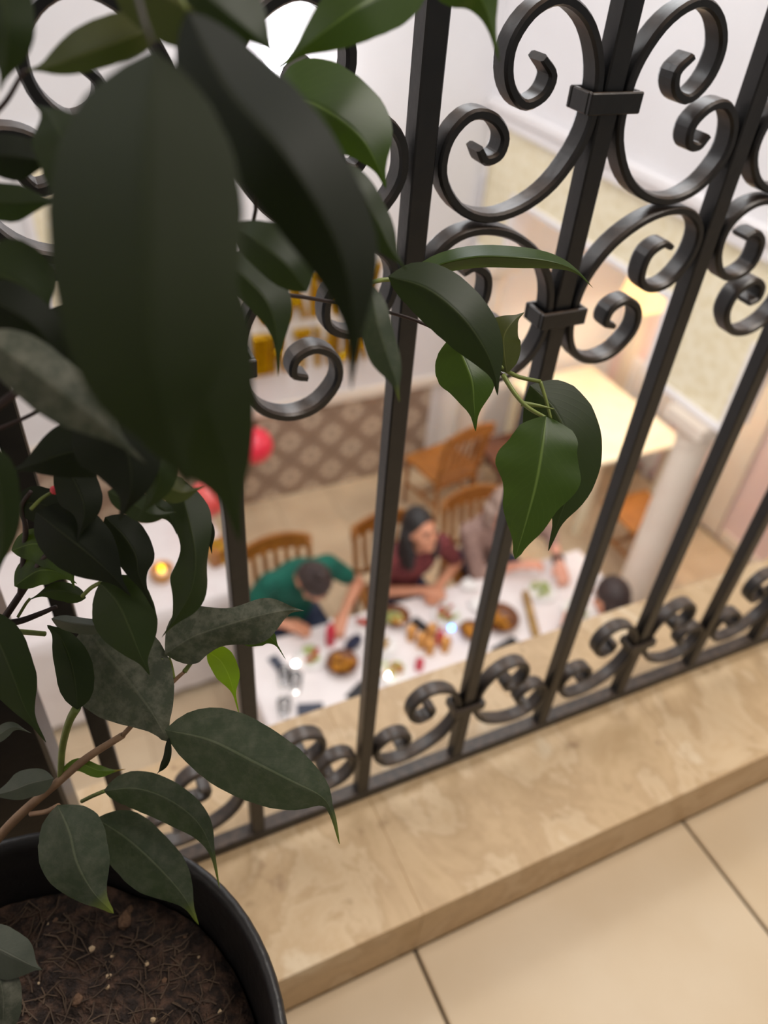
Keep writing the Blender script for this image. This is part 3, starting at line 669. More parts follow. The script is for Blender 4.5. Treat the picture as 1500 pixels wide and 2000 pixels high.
LF([(112, 1572, .42), (135, 1625, .415), (150, 1685, .413), (180, 1740, .416), (222, 1784, .42)], 72, 70, .3, .25, 'gloss', .05, t0=.96, label='oval leaf hanging over the potting soil')
LF([(188, 1598, .445), (250, 1640, .44), (310, 1695, .437), (358, 1750, .44), (388, 1806, .446)], 58, 66, .3, .3, 'gloss', .06)
LF([(-40, 1190, .37), (0, 1260, .365), (25, 1320, .365), (50, 1385, .37), (90, 1450, .376)], 52, 56, .3, .3, 'dark')
LF([(-60, 1460, .38), (-10, 1440, .378), (25, 1420, .378), (62, 1432, .382)], 16, 14, .4, .4, 'grey')
LF([(105, 1520, .43), (60, 1530, .428), (20, 1545, .428), (-40, 1560, .43)], 28, 30, .4, .4, 'grey')
LF([(120, 1505, .43), (155, 1492, .428), (190, 1504, .428), (215, 1506, .43), (246, 1502, .433)], 12, 16, .4, .4, 'tip', label='small green leaf with dry orange tip')
LF([(-60, 1830, .43), (-10, 1850, .425), (30, 1870, .424), (60, 1885, .427), (82, 1894, .43)], 50, 52, .3, .3, 'grey', .05, label='grey backed leaf at the pot edge')
LF([(-10, 1880, .43), (5, 1940, .428), (5, 2000, .428), (-5, 2070, .43)], 40, 36, .4, .4, 'dusty')
LF([(330, 1440, .40), (326, 1480, .40), (316, 1500, .402), (306, 1512, .405)], 8, 8, .4, .4, 'deep')
# leaves deeper in the crown, between the near ones
for mid, a, b, m in (([(120, 500, .33), (180, 560, .33), (230, 640, .33), (260, 730, .335)], 60, 60, 'dark'), ([(330, 620, .34), (300, 700, .34), (280, 780, .34), (290, 850, .345)], 60, 60, 'deep'),
    ([(60, 640, .31), (140, 660, .31), (230, 700, .312), (310, 760, .315)], 60, 55, 'deep'), ([(420, 300, .30), (380, 380, .30), (350, 470, .30), (340, 560, .305)], 60, 60, 'dark'),
    ([(30, 980, .36), (80, 985, .358), (130, 1000, .358), (180, 1030, .362)], 36, 40, 'deep'), ([(210, 960, .33), (260, 985, .33), (300, 1005, .33), (345, 1000, .335)], 30, 26, 'dark'), ([(120, 900, .34), (150, 950, .34), (165, 1000, .34), (150, 1060, .345)], 46, 46, 'deep')):
    LF(mid, a, b, .4, .4, m)
twig([(-40, 1680, .46), (30, 1600, .45), (110, 1530, .435), (170, 1480, .425), (240, 1436, .415)], 10, 6, 'twig', 'branch', 20)
twig([(240, 1436, .415), (300, 1370, .412), (340, 1330, .412), (360, 1312, .412)], 5, 3.5, 'twig', 'branch')
twig([(360, 1312, .412), (376, 1292, .413), (395, 1276, .416)], 5, 2); twig([(300, 1370, .412), (308, 1320, .41), (318, 1285, .407)], 4, 3.5)
twig([(340, 1325, .412), (335, 1300, .411), (330, 1285, .408)], 3, 3); twig([(118, 1520, .434), (122, 1460, .42), (135, 1410, .402), (150, 1382, .397)], 6, 8)
twig([(160, 1565, .44), (180, 1555, .435), (204, 1545, .43)], 4, 4); twig([(60, 1590, .442), (90, 1585, .435), (114, 1574, .422)], 5, 5, 'twig')
twig([(-30, 1260, .39), (10, 1205, .385), (60, 1130, .378), (85, 1090, .37), (120, 1068, .36)], 8, 5, 'darktwig', 'branch', 16)
twig([(40, 1160, .38), (46, 1090, .375), (50, 1030, .365), (42, 990, .36), (60, 960, .355)], 6, 4, 'darktwig', 'branch', 16)
twig([(-40, 1222, .39), (30, 1215, .388), (75, 1200, .386), (110, 1185, .384)], 8, 4, 'darktwig', 'branch'); twig([(-40, 1225, .40), (20, 1232, .398), (88, 1238, .394)], 6, 5)
twig([(160, 1165, .376), (178, 1148, .374), (196, 1138, .37)], 4, 4); twig([(35, 1205, .386), (50, 1180, .384), (58, 1170, .382)], 3, 3)
twig([(-30, 815, .28), (20, 775, .28), (70, 738, .285), (130, 715, .29)], 9, 7, 'darktwig', 'branch'); twig([(-20, 845, .30), (40, 820, .30), (80, 800, .30)], 4, 4, 'darktwig')
twig([(-40, 250, .25), (10, 200, .25), (40, 150, .245), (52, 138, .242)], 6, 4, 'darktwig'); twig([(462, 250, .26), (470, 300, .26), (462, 330, .262), (445, 350, .265)], 7, 6)
tw = twig([(60, 995, .35), (80, 975, .35), (100, 962, .35)], 4, 3); bm = BM(); ellipsoid(bm, at_d(107, 957, .35) - PC, (.0022, .0022, .0022), sub=2); tag(obj('bud', bm, MAT['bud'], fic, True), 'red leaf bud')
twig([(-500, -400, .19), (-100, -300, .21), (200, -140, .20), (300, 92, .176)], 6, 4, 'darktwig', 'branch'); twig([(-100, -300, .21), (300, -330, .23), (650, -220, .25), (842, -72, .27)], 6, 4, 'darktwig', 'branch')
twig([(-100, -300, .21), (100, -150, .225), (330, 40, .24)], 4, 4); twig([(200, -140, .2), (300, -100, .2), (366, 22, .2)], 4, 4); twig([(470, 240, .28), (500, 400, .31), (470, 500, .325), (482, 572, .33)], 5, 4, 'darktwig', 'branch')
wtb = [(-.17, .22, 1.38), tuple((Vector((-.17, .22, 1.38)) + at_d(-500, -400, .19)) / 2 + Vector((0, 0, .05))), tuple(at_d(-500, -400, .19))]
# trunk and the rest of the crown, behind the photographer's left shoulder
def wtube(name, pts, r0, r1, mat='bark', n=18):
    P = [p - PC for p in catmull(pts, n)]
    obj(name, tube(BM(), P, [r0 + (r1 - r0) * i / n for i in range(n + 1)], 10), MAT[mat], fic, True)
wtube('branch', wtb, .004, .0016, 'darktwig', 10)
wtube('trunk', [(-.155, .13, .39), (-.175, .15, .6), (-.185, .17, .85), (-.18, .2, 1.1), (-.17, .22, 1.38)], .011, .006)
for tgt in (at_d(-30, 1690, .46), at_d(-30, 1260, .39), at_d(-30, 1225, .39), at_d(-30, 818, .28), at_d(-40, 250, .25)):
    z0 = max(.45, min(1.32, tgt.z - .1)); a = Vector((-.175, .15 + .05 * (z0 - .5), z0)); mid = (a + tgt) / 2 + Vector((0, .02, .04))
    if tgt.z > .7 and tgt.x > .02: mid = (a + tgt) / 2 + Vector((-.02, .05, .06))
    wtube('branch', [a, mid, tgt], .0035, .0014, 'darktwig', 10)
def inframe(p):
    v = p - CAM; z = v.dot(RF)
    if z < 0.02: return v.length < 0.1
    x = 750 + FPX * v.dot(RX) / z; y = 1000 + FPX * v.dot(RD) / z
    return -160 < x < 1660 and -160 < y < 2160
cnt = 0
while cnt < 34:
    a = random.uniform(0, 2 * PI); z = random.uniform(.6, 1.45); rr = random.uniform(.06, .2)
    base = Vector((-.18 + rr * math.cos(a), .17 + rr * math.sin(a), z)); out = Vector((math.cos(a), math.sin(a), random.uniform(-1.4, -.2))).normalized(); ln = random.uniform(.06, .09)
    if any(inframe(base + out * ln * k) for k in (-.5, 0, .5, 1, 1.3)) or (base + out * ln).y > .38 or (base - CAM).length < .15: continue
    s = out.cross(Vector((0, 0, 1))).normalized(); nrm = s.cross(out); bm = BM(); uvl = bm.loops.layers.uv.new('UVMap'); rows = []
    for i in range(13):
        t = i / 12; row = []
        for u in (-1, -.5, 0, .5, 1): row.append(bm.verts.new(base - PC + out * (ln * t) + s * (u * .021 * hw(t)) + nrm * (.2 * .02 * abs(u) * hw(t) - .02 * t * t)))
        rows.append(row)
    for i in range(12):
        for j in range(4):
            f = bm.faces.new((rows[i][j], rows[i][j + 1], rows[i + 1][j + 1], rows[i + 1][j]))
            for lp, (ii, jj) in zip(f.loops, ((i, j), (i, j + 1), (i + 1, j + 1), (i + 1, j))): lp[uvl].uv = (jj / 4, ii / 12)
    obj('leaf', bm, LM[random.choice(('dark', 'green', 'dark'))], fic, True)
    wtube('twig', [base, (base + Vector((-.18, .17, z + .03))) / 2, Vector((-.18, .17 + .04 * (z - .8), z + .04))], .001, .0014, 'petiole', 6)
    cnt += 1

# ------------------------------------------------------------------ dining hall: chairs
def make_chair(label, loc, rz, wood='wood', group=None):
    """slat-back wooden chair; local front is -Y, origin on the floor under the seat centre"""
    t = thing('dining_chair', label, 'chair', loc, rz, group); m = MAT[wood]
    sb = box(BM(), -.215, .215, -.21, .2, .435, .462, .006); obj('seat', sb, m, t)
    for s in (-1, 1):
        obj('leg', tube(BM(), [(s * .185, -.18, 0.001), (s * .185, -.18, .435)], [.015, .019], 8), m, t, True)
        obj('leg', tube(BM(), catmull([(s * .19, .235, 0.001), (s * .19, .2, .3), (s * .195, .195, .46), (s * .2, .225, .7), (s * .205, .26, .9)], 12), [.016] * 6 + [.019] * 7, 8), m, t, True)
        obj('stretcher', box(BM(), s * .185 - .009, s * .185 + .009, -.17, .2, .2, .225, .003), m, t)
    obj('stretcher', box(BM(), -.175, .175, -.01, .012, .203, .222, .003), m, t)
    for s in (-.188, .19): obj('apron', box(BM(), -.175, .175, s - .01, s + .01, .385, .433, .002), m, t)
    bm = BM(); n = 16                                 # top rail with an arched upper edge
    rows = []
    for i in range(n + 1):
        u = -1 + 2 * i / n; x = u * .222; y = .262 + .02 * (1 - u * u); zt = .905 + .055 * (1 - u * u); zb = .815 + .035 * (1 - u * u)
        rows.append([bm.verts.new((x, y - .012, zb)), bm.verts.new((x, y + .012, zb)), bm.verts.new((x, y + .014, zt)), bm.verts.new((x, y - .010, zt))])
    for a, b in zip(rows, rows[1:]):
        for k in range(4): j = (k + 1) % 4; bm.faces.new((a[k], a[j], b[j], b[k]))
    bm.faces.new(rows[0][::-1]); bm.faces.new(rows[-1]); bmesh.ops.recalc_face_normals(bm, faces=bm.faces)
    obj('top_rail', bm, m, t)
    obj('lower_rail', box(BM(), -.19, .19, .205, .223, .545, .58, .003), m, t)
    for i in range(5):
        x = -.128 + .064 * i
        bs = BM(); rw = []
        for (cx, cy, cz) in ((x, .214, .575), (x * 1.03, .238, .7), (x * 1.05, .268, .87)):
            rw.append([bs.verts.new((cx + a, cy + b, cz)) for a, b in ((-.016, -.006), (.016, -.006), (.016, .006), (-.016, .006))])
        for a, b in zip(rw, rw[1:]):
            for k in range(4): bs.faces.new((a[k], a[(k + 1) % 4], b[(k + 1) % 4], b[k]))
        bs.faces.new(rw[0][::-1]); bs.faces.new(rw[-1]); obj('slat', bs, m, t)
    return t
def reuse_chair(src, label, loc, rz, wood=None):
    c = copy_tree(src, None, loc, rz, label)
    if wood:
        for ch in c.children:
            ch.data = ch.data.copy(); ch.data.materials[0] = MAT[wood]
    return c
ch1 = make_chair('wooden slat back chair behind the person in the green shirt', (.965, 2.86, HF), 0, group='wooden dining chairs')
reuse_chair(ch1, 'wooden slat back chair behind the woman in the maroon top', (1.655, 2.83, HF), 0)
reuse_chair(ch1, 'wooden slat back chair of the grey haired diner, tallest in view', (2.29, 2.86, HF), 0)
reuse_chair(ch1, 'empty honey coloured chair turned toward the patterned dado', (2.60, 4.02, HF), PI * 1.06)
reuse_chair(ch1, 'brown chair beside the round column at the annex table', (3.72, 2.98, HF), PI, )
reuse_chair(ch1, 'dark brown chair at the far end of the annex table', (3.19, 3.98, HF), -PI / 2, 'wood_dark')
reuse_chair(ch1, 'chair under the dark haired diner facing away', (2.33, 1.55, HF), PI)

# ------------------------------------------------------------------ tables
def table(label, x0, x1, y0, y1, mat='wood', top=.735):
    t = thing('table', label, 'table', ((x0 + x1) / 2, (y0 + y1) / 2, HF)); w, d = (x1 - x0) / 2, (y1 - y0) / 2
    obj('tabletop', box(BM(), -w, w, -d, d, top - .03, top, .004), MAT[mat], t)
    for sx in (-1, 1):
        for sy in (-1, 1): obj('leg', box(BM(), sx * (w - .06) - .03, sx * (w - .06) + .03, sy * (d - .06) - .03, sy * (d - .06) + .03, .001, top - .03, .004), MAT[mat], t)
    return t
def cloth(name, label, x0, x1, y0, y1, drop, top=.737, seed=0, side=None):
    """draped cloth: flat top, skirts with shallow folds"""
    bm = BM(); z = HF + top; nx, ny = 40, 22; per = []
    def edge():
        for i in range(nx): yield (x0 + (x1 - x0) * i / nx, y0, 0, -1)
        for i in range(ny): yield (x1, y0 + (y1 - y0) * i / ny, 1, 0)
        for i in range(nx): yield (x1 - (x1 - x0) * i / nx, y1, 0, 1)
        for i in range(ny): yield (x0, y1 - (y1 - y0) * i / ny, -1, 0)
    E_ = list(edge()); rows = [[], [], [], [], []]
    for k, (x, y, ax, ay) in enumerate(E_):
        wv = math.sin(k * .62 + seed) * .5 + math.sin(k * .27 + seed * 2) * .5
        for r, (o, dz) in enumerate(((0, .006), (.008, .002), (.012, -.15), (.02, -.55), (.03, -1.0))):
            if r > 1: dz *= drop if (ax or side is None) else side
            a = o + (abs(wv) * .025 * (r - 1) / 3 if r > 1 else 0)
            rows[r].append(bm.verts.new((x + ax * a, y + ay * a, z + dz - (0.0 if r < 4 else .01 * wv))))
    n = len(E_)
    for a, b in zip(rows, rows[1:]):
        for k in range(n): j = (k + 1) % n; bm.faces.new((a[k], b[k], b[j], a[j]))
    bm.faces.new(rows[0]); bmesh.ops.recalc_face_normals(bm, faces=bm.faces)
    o = obj(name, bm, MAT['cloth'], None, False)
    for p in o.data.polygons: p.use_smooth = len(p.vertices) == 4
    return tag(o, label, 'tablecloth')
table('long dining table under white cloth below the balcony', .60, 2.76, 1.865, 2.56)
cloth('tablecloth', 'white cloth of the long dining table with many plates', .585, 2.775, 1.85, 2.575, .26, side=.075)
table('gift table under white cloth near the tiled dado', -.62, .70, 3.02, 3.74)
cloth('tablecloth', 'white floor length cloth of the gift table with glowing candle', -.64, .715, 3.0, 3.76, .68, seed=2)
table('bright topped rectangular table in the annex under the lamp shade', 3.46, 4.3, 3.28, 4.5, 'warm_cloth', .75)
ZT = HF + .737 + .0065                               # cloth surface

# ------------------------------------------------------------------ people
def person(label, hip, rz, lean, pitch, yaw, hands, shirt, skin='skin', hair='hair_brown', style='short', sleeves=.55, side=0.0, headfwd=.05, trousers='denim', bun=False):
    """seated figure; local frame faces -Y, origin on the floor; hip: local hip height point; hands: world targets (local -X hand, local +X hand)"""
    t = thing('person', label, 'person', hip, rz)
    inv = Matrix.Rotation(-rz, 3, 'Z'); base = Vector(hip); sk = MAT[skin]
    H = Vector((0, .02, .588)); up = Vector((math.sin(side), -math.sin(lean), math.cos(lean))).normalized()
    N = H + up * .50; Wst = H + up * .2 + Vector((0, .03, 0)); Ch = H + up * .36
    R = Matrix.Rotation(lean, 3, 'X')
    sh = [N + Vector((s * .17, 0, 0)) - up * .045 for s in (-1, 1)]
    hr = Matrix.Rotation(yaw, 3, 'Z') @ Matrix.Rotation(pitch, 3, 'X')
    hc = N + Vector((0, -headfwd, 0)) + (hr @ Vector((0, -.02, .135)) + up * .02)
    arms = []
    for s, hw_ in zip((0, 1), hands):
        tg = inv @ (Vector(hw_) - base); a = sh[s]; d = tg - a; L = min(d.length, .53); dn = d.normalized(); u, f = .285, .255
        x = (u * u - f * f + L * L) / (2 * L); hgt = math.sqrt(max(u * u - x * x, .0004))
        pole = Vector(((-1 if s == 0 else 1) * .62, .42, -.2)); pole = (pole - dn * pole.dot(dn)).normalized()
        arms.append((a, a + dn * x + pole * hgt, a + dn * L))
    bm = BM()
    # torso core, neck, head
    ellipsoid(bm, H, (.15, .115, .11)); capsule(bm, H, .105, Wst, .10); ellipsoid(bm, Ch, (.15, .10, .17), R); capsule(bm, sh[0], .052, sh[1], .052)
    capsule(bm, N - up * .06, .055, hc - hr @ Vector((0, -.01, .06)), .05)
    ellipsoid(bm, hc + hr @ Vector((0, .012, .02)), (.074, .092, .10), hr); ellipsoid(bm, hc + hr @ Vector((0, -.022, -.045)), (.056, .068, .068), hr); ellipsoid(bm, hc + hr @ Vector((0, -.055, -.09)), (.03, .027, .022), hr)
    capsule(bm, hc + hr @ Vector((0, -.082, .012)), .009, hc + hr @ Vector((0, -.102, -.024)), .0135)
    ellipsoid(bm, hc + hr @ Vector((0, -.092, -.028)), (.017, .012, .009), hr)
    capsule(bm, hc + hr @ Vector((-.03, -.078, .026)), .012, hc + hr @ Vector((.03, -.078, .026)), .012)
    for s in (-1, 1):
        ellipsoid(bm, hc + hr @ Vector((s * .076, .012, -.008)), (.011, .02, .031), hr); ellipsoid(bm, hc + hr @ Vector((s * .04, -.058, -.022)), (.022, .022, .022), hr)
    # arms and hands
    hands_info = []
    for s, (a, e, wr) in enumerate(arms):
        capsule(bm, a, .050, e, .039); capsule(bm, e, .039, wr, .025)
        fd = (wr - e).normalized(); fd = (fd + Vector((0, -.1, -.12))).normalized(); sd = fd.cross(Vector((0, 0, 1))).normalized(); nm = sd.cross(fd)
        inward = sd if (sd.x > 0) == (s == 0) else -sd
        pc = wr + fd * .05; capsule(bm, wr + fd * .015 - sd * .018, .017, pc - sd * .026 + fd * .022, .013); capsule(bm, wr + fd * .015 + sd * .018, .017, pc + sd * .026 + fd * .022, .013); capsule(bm, wr, .024, pc + fd * .025, .018)
        for k, ln in enumerate((.058, .07, .076, .066)):
            off = inward * (-.03 + .02 * k); r0 = pc + fd * .03 + off; k1 = r0 + (fd * .75 + off * 2.0).normalized() * ln * .5 - nm * .006; k2 = k1 + (fd * .6 - nm * .8).normalized() * ln * .5
            capsule(bm, r0, .0092, k1, .0088, 8); capsule(bm, k1, .0088, k2, .0074, 8)
        th0 = wr + fd * .022 + inward * .02; th1 = th0 + (fd * .6 + inward * .75 - nm * .2).normalized() * .036; th2 = th1 + (fd * .95 + inward * .1 - nm * .3).normalized() * .03
        capsule(bm, th0, .0125, th1, .0105, 8); capsule(bm, th1, .0105, th2, .0085, 8)
    # legs
    kn = [Vector((s * .13, -.40, .545)) for s in (-1, 1)]; an = [Vector((s * .13, -.36, .085)) for s in (-1, 1)]
    for k, a in zip(kn, an):
        capsule(bm, H + Vector((k.x * .75, 0, -.02)), .078, k, .056); capsule(bm, k, .054, a, .036); capsule(bm, a + Vector((0, .02, -.03)), .03, a + Vector((0, -.13, -.045)), .028)
    remeshed('body', bm, .0068, sk, t, 3)
    # clothes
    bm = BM(); ellipsoid(bm, H, (.168, .13, .115)); capsule(bm, H, .122, Wst, .118); ellipsoid(bm, Ch, (.166, .117, .182), R); capsule(bm, sh[0] + up * .004, .062, sh[1] + up * .004, .062)
    capsule(bm, N - up * .07, .075, N - up * .035, .062)
    for a, e, wr in arms: capsule(bm, a, .063, a + (e - a) * min(sleeves, 1), .053)
    if sleeves > 1:
        for a, e, wr in arms: capsule(bm, e, .052, e + (wr - e) * (sleeves - 1), .036)
    remeshed('shirt', bm, .009, MAT[shirt], t, 6)
    bm = BM(); ellipsoid(bm, H + Vector((0, 0, -.02)), (.172, .135, .092))
    for k, a in zip(kn, an): capsule(bm, H + Vector((k.x * .75, 0, -.02)), .087, k, .066); capsule(bm, k, .064, a + Vector((0, 0, .03)), .05)
    remeshed('trousers', bm, .011, MAT[trousers], t, 4)
    for a in an:
        bm = BM(); capsule(bm, a + Vector((0, .025, -.042)), .04, a + Vector((0, -.13, -.05)), .033); remeshed('shoe', bm, .009, MAT['black'], t, 3)
    # face details
    bm = BM()
    for s in (-1, 1): ellipsoid(bm, hc + hr @ Vector((s * .031, -.083, .006)), (.011, .006, .0065), hr, 2)
    obj('eyes', bm, MAT['eye'], t, True)
    bm = BM(); capsule(bm, hc + hr @ Vector((-.02, -.079, -.058)), .0052, hc + hr @ Vector((.02, -.079, -.058)), .0052); obj('mouth', bm, MAT['lips'], t, True)
    bm = BM()
    for s in (-1, 1): capsule(bm, hc + hr @ Vector((s * .016, -.092, .026)), .004, hc + hr @ Vector((s * .05, -.077, .028)), .003)
    obj('eyebrows', bm, MAT[hair], t, True)
    # hair: cap over the skull, cleared off the face
    bm = BM(); ellipsoid(bm, hc + hr @ Vector((0, .024, .044)), (.083, .094, .096), hr); ellipsoid(bm, hc + hr @ Vector((0, .05, -.01)), (.078, .062, .085), hr)
    if bun: ellipsoid(bm, hc + hr @ Vector((0, .065, .135)), (.032, .032, .034), hr); capsule(bm, hc + hr @ Vector((0, .05, .10)), .03, hc + hr @ Vector((0, .062, .125)), .02)
    if style == 'long':
        for s in (-1, 1):
            for q in range(4):
                p0 = hc + hr @ Vector((s * (.03 + .014 * q), .02 + .01 * q, .09 - .02 * q)); p1 = hc + hr @ Vector((s * .088, .02 + .012 * q, -.02)); p2 = hc + hr @ Vector((s * (.084 + .006 * q), .0 + .022 * q, -.12)); p3 = p2 + Vector((s * .004, -.012 + .012 * q, -.09))
                capsule(bm, p0, .026, p1, .027, 8); capsule(bm, p1, .027, p2, .028, 8); capsule(bm, p2, .028, p3, .018, 8)
        capsule(bm, hc + hr @ Vector((0, .08, 0)), .07, hc + hr @ Vector((0, .085, -.16)), .06)
    if style == 'bob':
        for s in (-1, 1):
            for q in range(4):
                p1 = hc + hr @ Vector((s * .085, .0 + .02 * q, .0)); p2 = hc + hr @ Vector((s * .086, -.004 + .02 * q, -.085)); capsule(bm, p1, .027, p2, .026, 8)
        capsule(bm, hc + hr @ Vector((0, .075, 0)), .068, hc + hr @ Vector((0, .07, -.08)), .06)
    remeshed('hair', bm, .007, MAT[hair], t, 2)
    return t, [inv.inverted() @ a[2] + base for a in arms], [(inv.inverted() @ a[1] + base) for a in arms]
mn, mw, _ = person('person in green T-shirt bent low over the plate, hair in a topknot', (.965, 2.86, HF), 0.06, .32, 1.0, .0, ((.85, 2.61, ZT + .06), (1.165, 2.56, ZT + .06)), 'green_cloth', 'skin', 'hair_brown', 'short', .62, bun=True)
wm, ww, _ = person('woman with long dark hair and maroon top resting her forearms on the table', (1.645, 2.83, HF), 0.0, .36, -.30, .22, ((1.65, 2.57, ZT + .06), (1.77, 2.57, ZT + .06)), 'maroon_cloth', 'skin', 'hair_black', 'long', .75)
gm, gw, ge = person('grey haired diner in mauve jacket with dark wristwatch reaching over the cloth', (2.30, 2.90, HF), 0.04, .40, .05, -.1, ((2.27, 2.51, ZT + .10), (2.52, 2.45, ZT + .085)), 'mauve_cloth', 'skin_pale', 'hair_grey', 'bob', 1.45, side=-.24)
dm, dw, de = person('dark haired diner seen from above, back to the balcony, red sleeves', (2.33, 1.55, HF), PI, .40, .42, .0, ((2.43, 1.90, ZT + .10), (2.25, 2.0, ZT + .10)), 'red_cloth', 'skin', 'hair_brown', 'short', 1.3)
def watch(par, w_, e_, label):
    d = (e_ - w_).normalized(); bm = BM(); tube(bm, [w_ + d * .018 , w_ + d * .046], .0375, 16); 
    o = obj('wristwatch', bm, MAT['black'], par, True); o.matrix_parent_inverse = Matrix.LocRotScale(par.location, par.rotation_euler, None).inverted(); o['label'] = label
watch(gm, gw[1], ge[1], 'dark wristwatch'); watch(dm, dw[1], de[1], 'dark wristwatch')

# ------------------------------------------------------------------ things on the long table
def at_top(px, py): p = at_z(px, py, ZT); return (p.x, p.y, ZT)
def plate(px, py, r, label, food, n=14, bowl=False, rimmat='ceramic', fh=.012, loc=None):
    t = thing('bowl' if bowl else 'plate', label, 'bowl' if bowl else 'plate', loc or at_top(px, py)); k = .05 if bowl else .016
    obj('dish', lathe(BM(), [(0, .001), (r * .55, .001), (r * .62, .004), (r * .97, k), (r, k), (r * .98, k + .003), (r * .6, .008), (0, .007)], 32), MAT[rimmat], t, True)
    rnd = random.Random(int(px * 7 + py))
    for m in food:
        bm = BM()
        for i in range(n):
            a = rnd.uniform(0, 2 * PI); q = r * .6 * math.sqrt(rnd.random()); s = rnd.uniform(.012, .024)
            ellipsoid(bm, (q * math.cos(a), q * math.sin(a), (.026 if bowl else .022) + rnd.uniform(0, fh)), (s, s * .8, s * .5), Matrix.Rotation(a * 2, 3, 'X'), 2)
        tag(obj('food', bm, MAT[m], t, True), kind='stuff')
    return t
plate(668, 1304, .085, 'brown bowl of orange stew nearest the balcony kerb', ['orange_food'], 22, True, 'brown_bowl', .022)
plate(608, 1286, .085, 'white plate of salad and sausage before the green shirt', ['salad', 'red_food'], 9)
plate(772, 1213, .08, 'dish of yellow orange food between the two first diners', ['orange_food', 'salad'], 9, True, 'brown_bowl')
plate(874, 1206, .09, 'white plate of salad and red meat before the maroon top', ['salad', 'red_food'], 10)
plate(918, 1240, .066, 'small brown bowl near the blue light', ['orange_food'], 12, True, 'brown_bowl')
plate(974, 1216, .11, 'brown bowl of orange stew in the middle of the table', ['orange_food'], 20, True, 'brown_bowl', .02)
plate(1056, 1156, .095, 'white plate of salad by the grey haired diner', ['salad'], 16)
plate(768, 1314, .095, 'small plate of roast pieces by the kerb edge', ['orange_food', 'salad'], 8)
plate(1128, 1196, .10, 'white plate of salad by the dark haired diner', ['salad'], 14)
plate(752, 1264, .07, 'white plate of bread pieces beside the amber glasses', ['bread'], 8)
plate(712, 1220, .065, 'white plate with red meat by the green sleeve', ['red_food'], 8)
def slab(name, label, cat, px, py, sx, sy, sz, rz, mat, z=0, bev=.002):
    p = at_top(px, py); o = obj(name, box(BM(), -sx / 2, sx / 2, -sy / 2, sy / 2, 0.0008, sz, bev), MAT[mat]); o.location = (p[0], p[1], p[2] + z); o.rotation_euler = (0, 0, rz); return tag(o, label, cat)
slab('napkin', 'dark folded napkin on the empty corner of the table', 'napkin', 546, 1302, .055, .15, .008, .25, 'slate')
slab('phone', 'black phone on the cloth before the maroon top', 'phone', 822, 1223, .06, .125, .009, .35, 'black')
slab('napkin', 'black napkin at the kerb edge under the bowl', 'napkin', 700, 1352, .13, .07, .01, .5, 'black')
slab('napkin', 'dark blue napkin at the table corner nearest the kerb', 'napkin', 606, 1388, .13, .08, .01, -.3, 'slate')
slab('napkin', 'long black napkin beside the middle bowl', 'napkin', 985, 1262, .17, .05, .01, .2, 'black')
def pouch(px, py, label, mat, s):
    bm = BM(); ellipsoid(bm, (0, 0, s * .66), (s, s * .55, s * .6)); capsule(bm, (-s * .4, 0, s * 1.02), s * .12, (s * .4, 0, s * 1.02), s * .12)
    t = thing('handbag', label, 'bag', at_top(px, py), .4); remeshed('body', bm, .005, MAT[mat], t, 3)
    obj('strap', tube(BM(), catmull([(-s * .5, 0, s * .9), (-s * .3, 0, s * 1.5), (s * .3, 0, s * 1.5), (s * .5, 0, s * .9)], 12), .005, 6), MAT[mat], t, True)
pouch(690, 1264, 'small navy bag standing beside the bent person', 'navy', .06)
def bottle(px, py, label, h, r, mat, cap, lying=None, loc=None):
    t = thing('bottle', label, 'bottle', loc or at_top(px, py))
    obj('body', lathe(BM(), [(0, .001), (r * .92, .001), (r, .006), (r, h * .55), (r * .9, h * .65), (r * .38, h * .8), (r * .36, h * .93), (0, h * .93)], 24), MAT[mat], t, True)
    obj('cap', lathe(BM(), [(0, h * .925), (r * .43, h * .925), (r * .43, h), (0, h)], 16), MAT[cap], t, True)
bottle(645, 1257, 'tall red sauce bottle by the plate of sausage', .19, .026, 'red', 'ceramic')
bottle(858, 1256, 'short red bottle near the blue light', .12, .022, 'red', 'red')
bottle(818, 1306, 'red bottle nearest the kerb edge', .11, .022, 'red', 'ceramic')
def glass(px, py, label, mat='glass', h=.11, r=.034, grp=None):
    t = thing('drinking_glass', label, 'glass', at_top(px, py)); 
    if grp: t['group'] = grp
    obj('bowl', lathe(BM(), [(0, .001), (r * .8, .001), (r * .82, .004), (r, h), (r * .95, h), (r * .77, .008), (0, .008)], 20), MAT[mat], t, True)
    return t
glass(556, 1334, 'clear glass beside the dark napkin'); glass(578, 1345, 'clear glass next to the kerb corner of the table'); glass(556, 1396, 'clear glass beside the dark blue napkin')
glass(722, 1300, 'clear glass between the stew bowl and the roast pieces')
GN = ('amber glass at the rim of the centre cluster', 'amber glass behind the red bottles', 'amber glass touching the small brown bowl', 'amber glass before the black phone', 'amber glass in the heart of the centre cluster')
for (px, py), lb in zip(((822, 1262), (842, 1244), (868, 1270), (802, 1248), (838, 1275)), GN): glass(px, py, lb, 'gold_glass', .085, .03)
for (px, py), lb in zip(((930, 1186), (915, 1148)), ('crumpled white napkin before the grey haired diner', 'crumpled white napkin by the maroon sleeve')):
    bm = BM(); bmesh.ops.create_icosphere(bm, subdivisions=3, radius=.045)
    for v in bm.verts: v.co *= 1 + .6 * noise.noise(v.co * 40 + Vector((px, 0, 0))); v.co.z = v.co.z * .5
    lo = min(v.co.z for v in bm.verts); bmesh.ops.translate(bm, verts=bm.verts, vec=(0, 0, .001 - lo))
    o = obj('napkin', bm, MAT['ceramic']); o.location = at_top(px, py); tag(o, lb, 'napkin')
bm = BM(); capsule(bm, (0, -.15, .032), .024, (0, .15, .032), .022, 12)
for v in bm.verts: v.co.x += .012 * math.sin(v.co.y * 14)
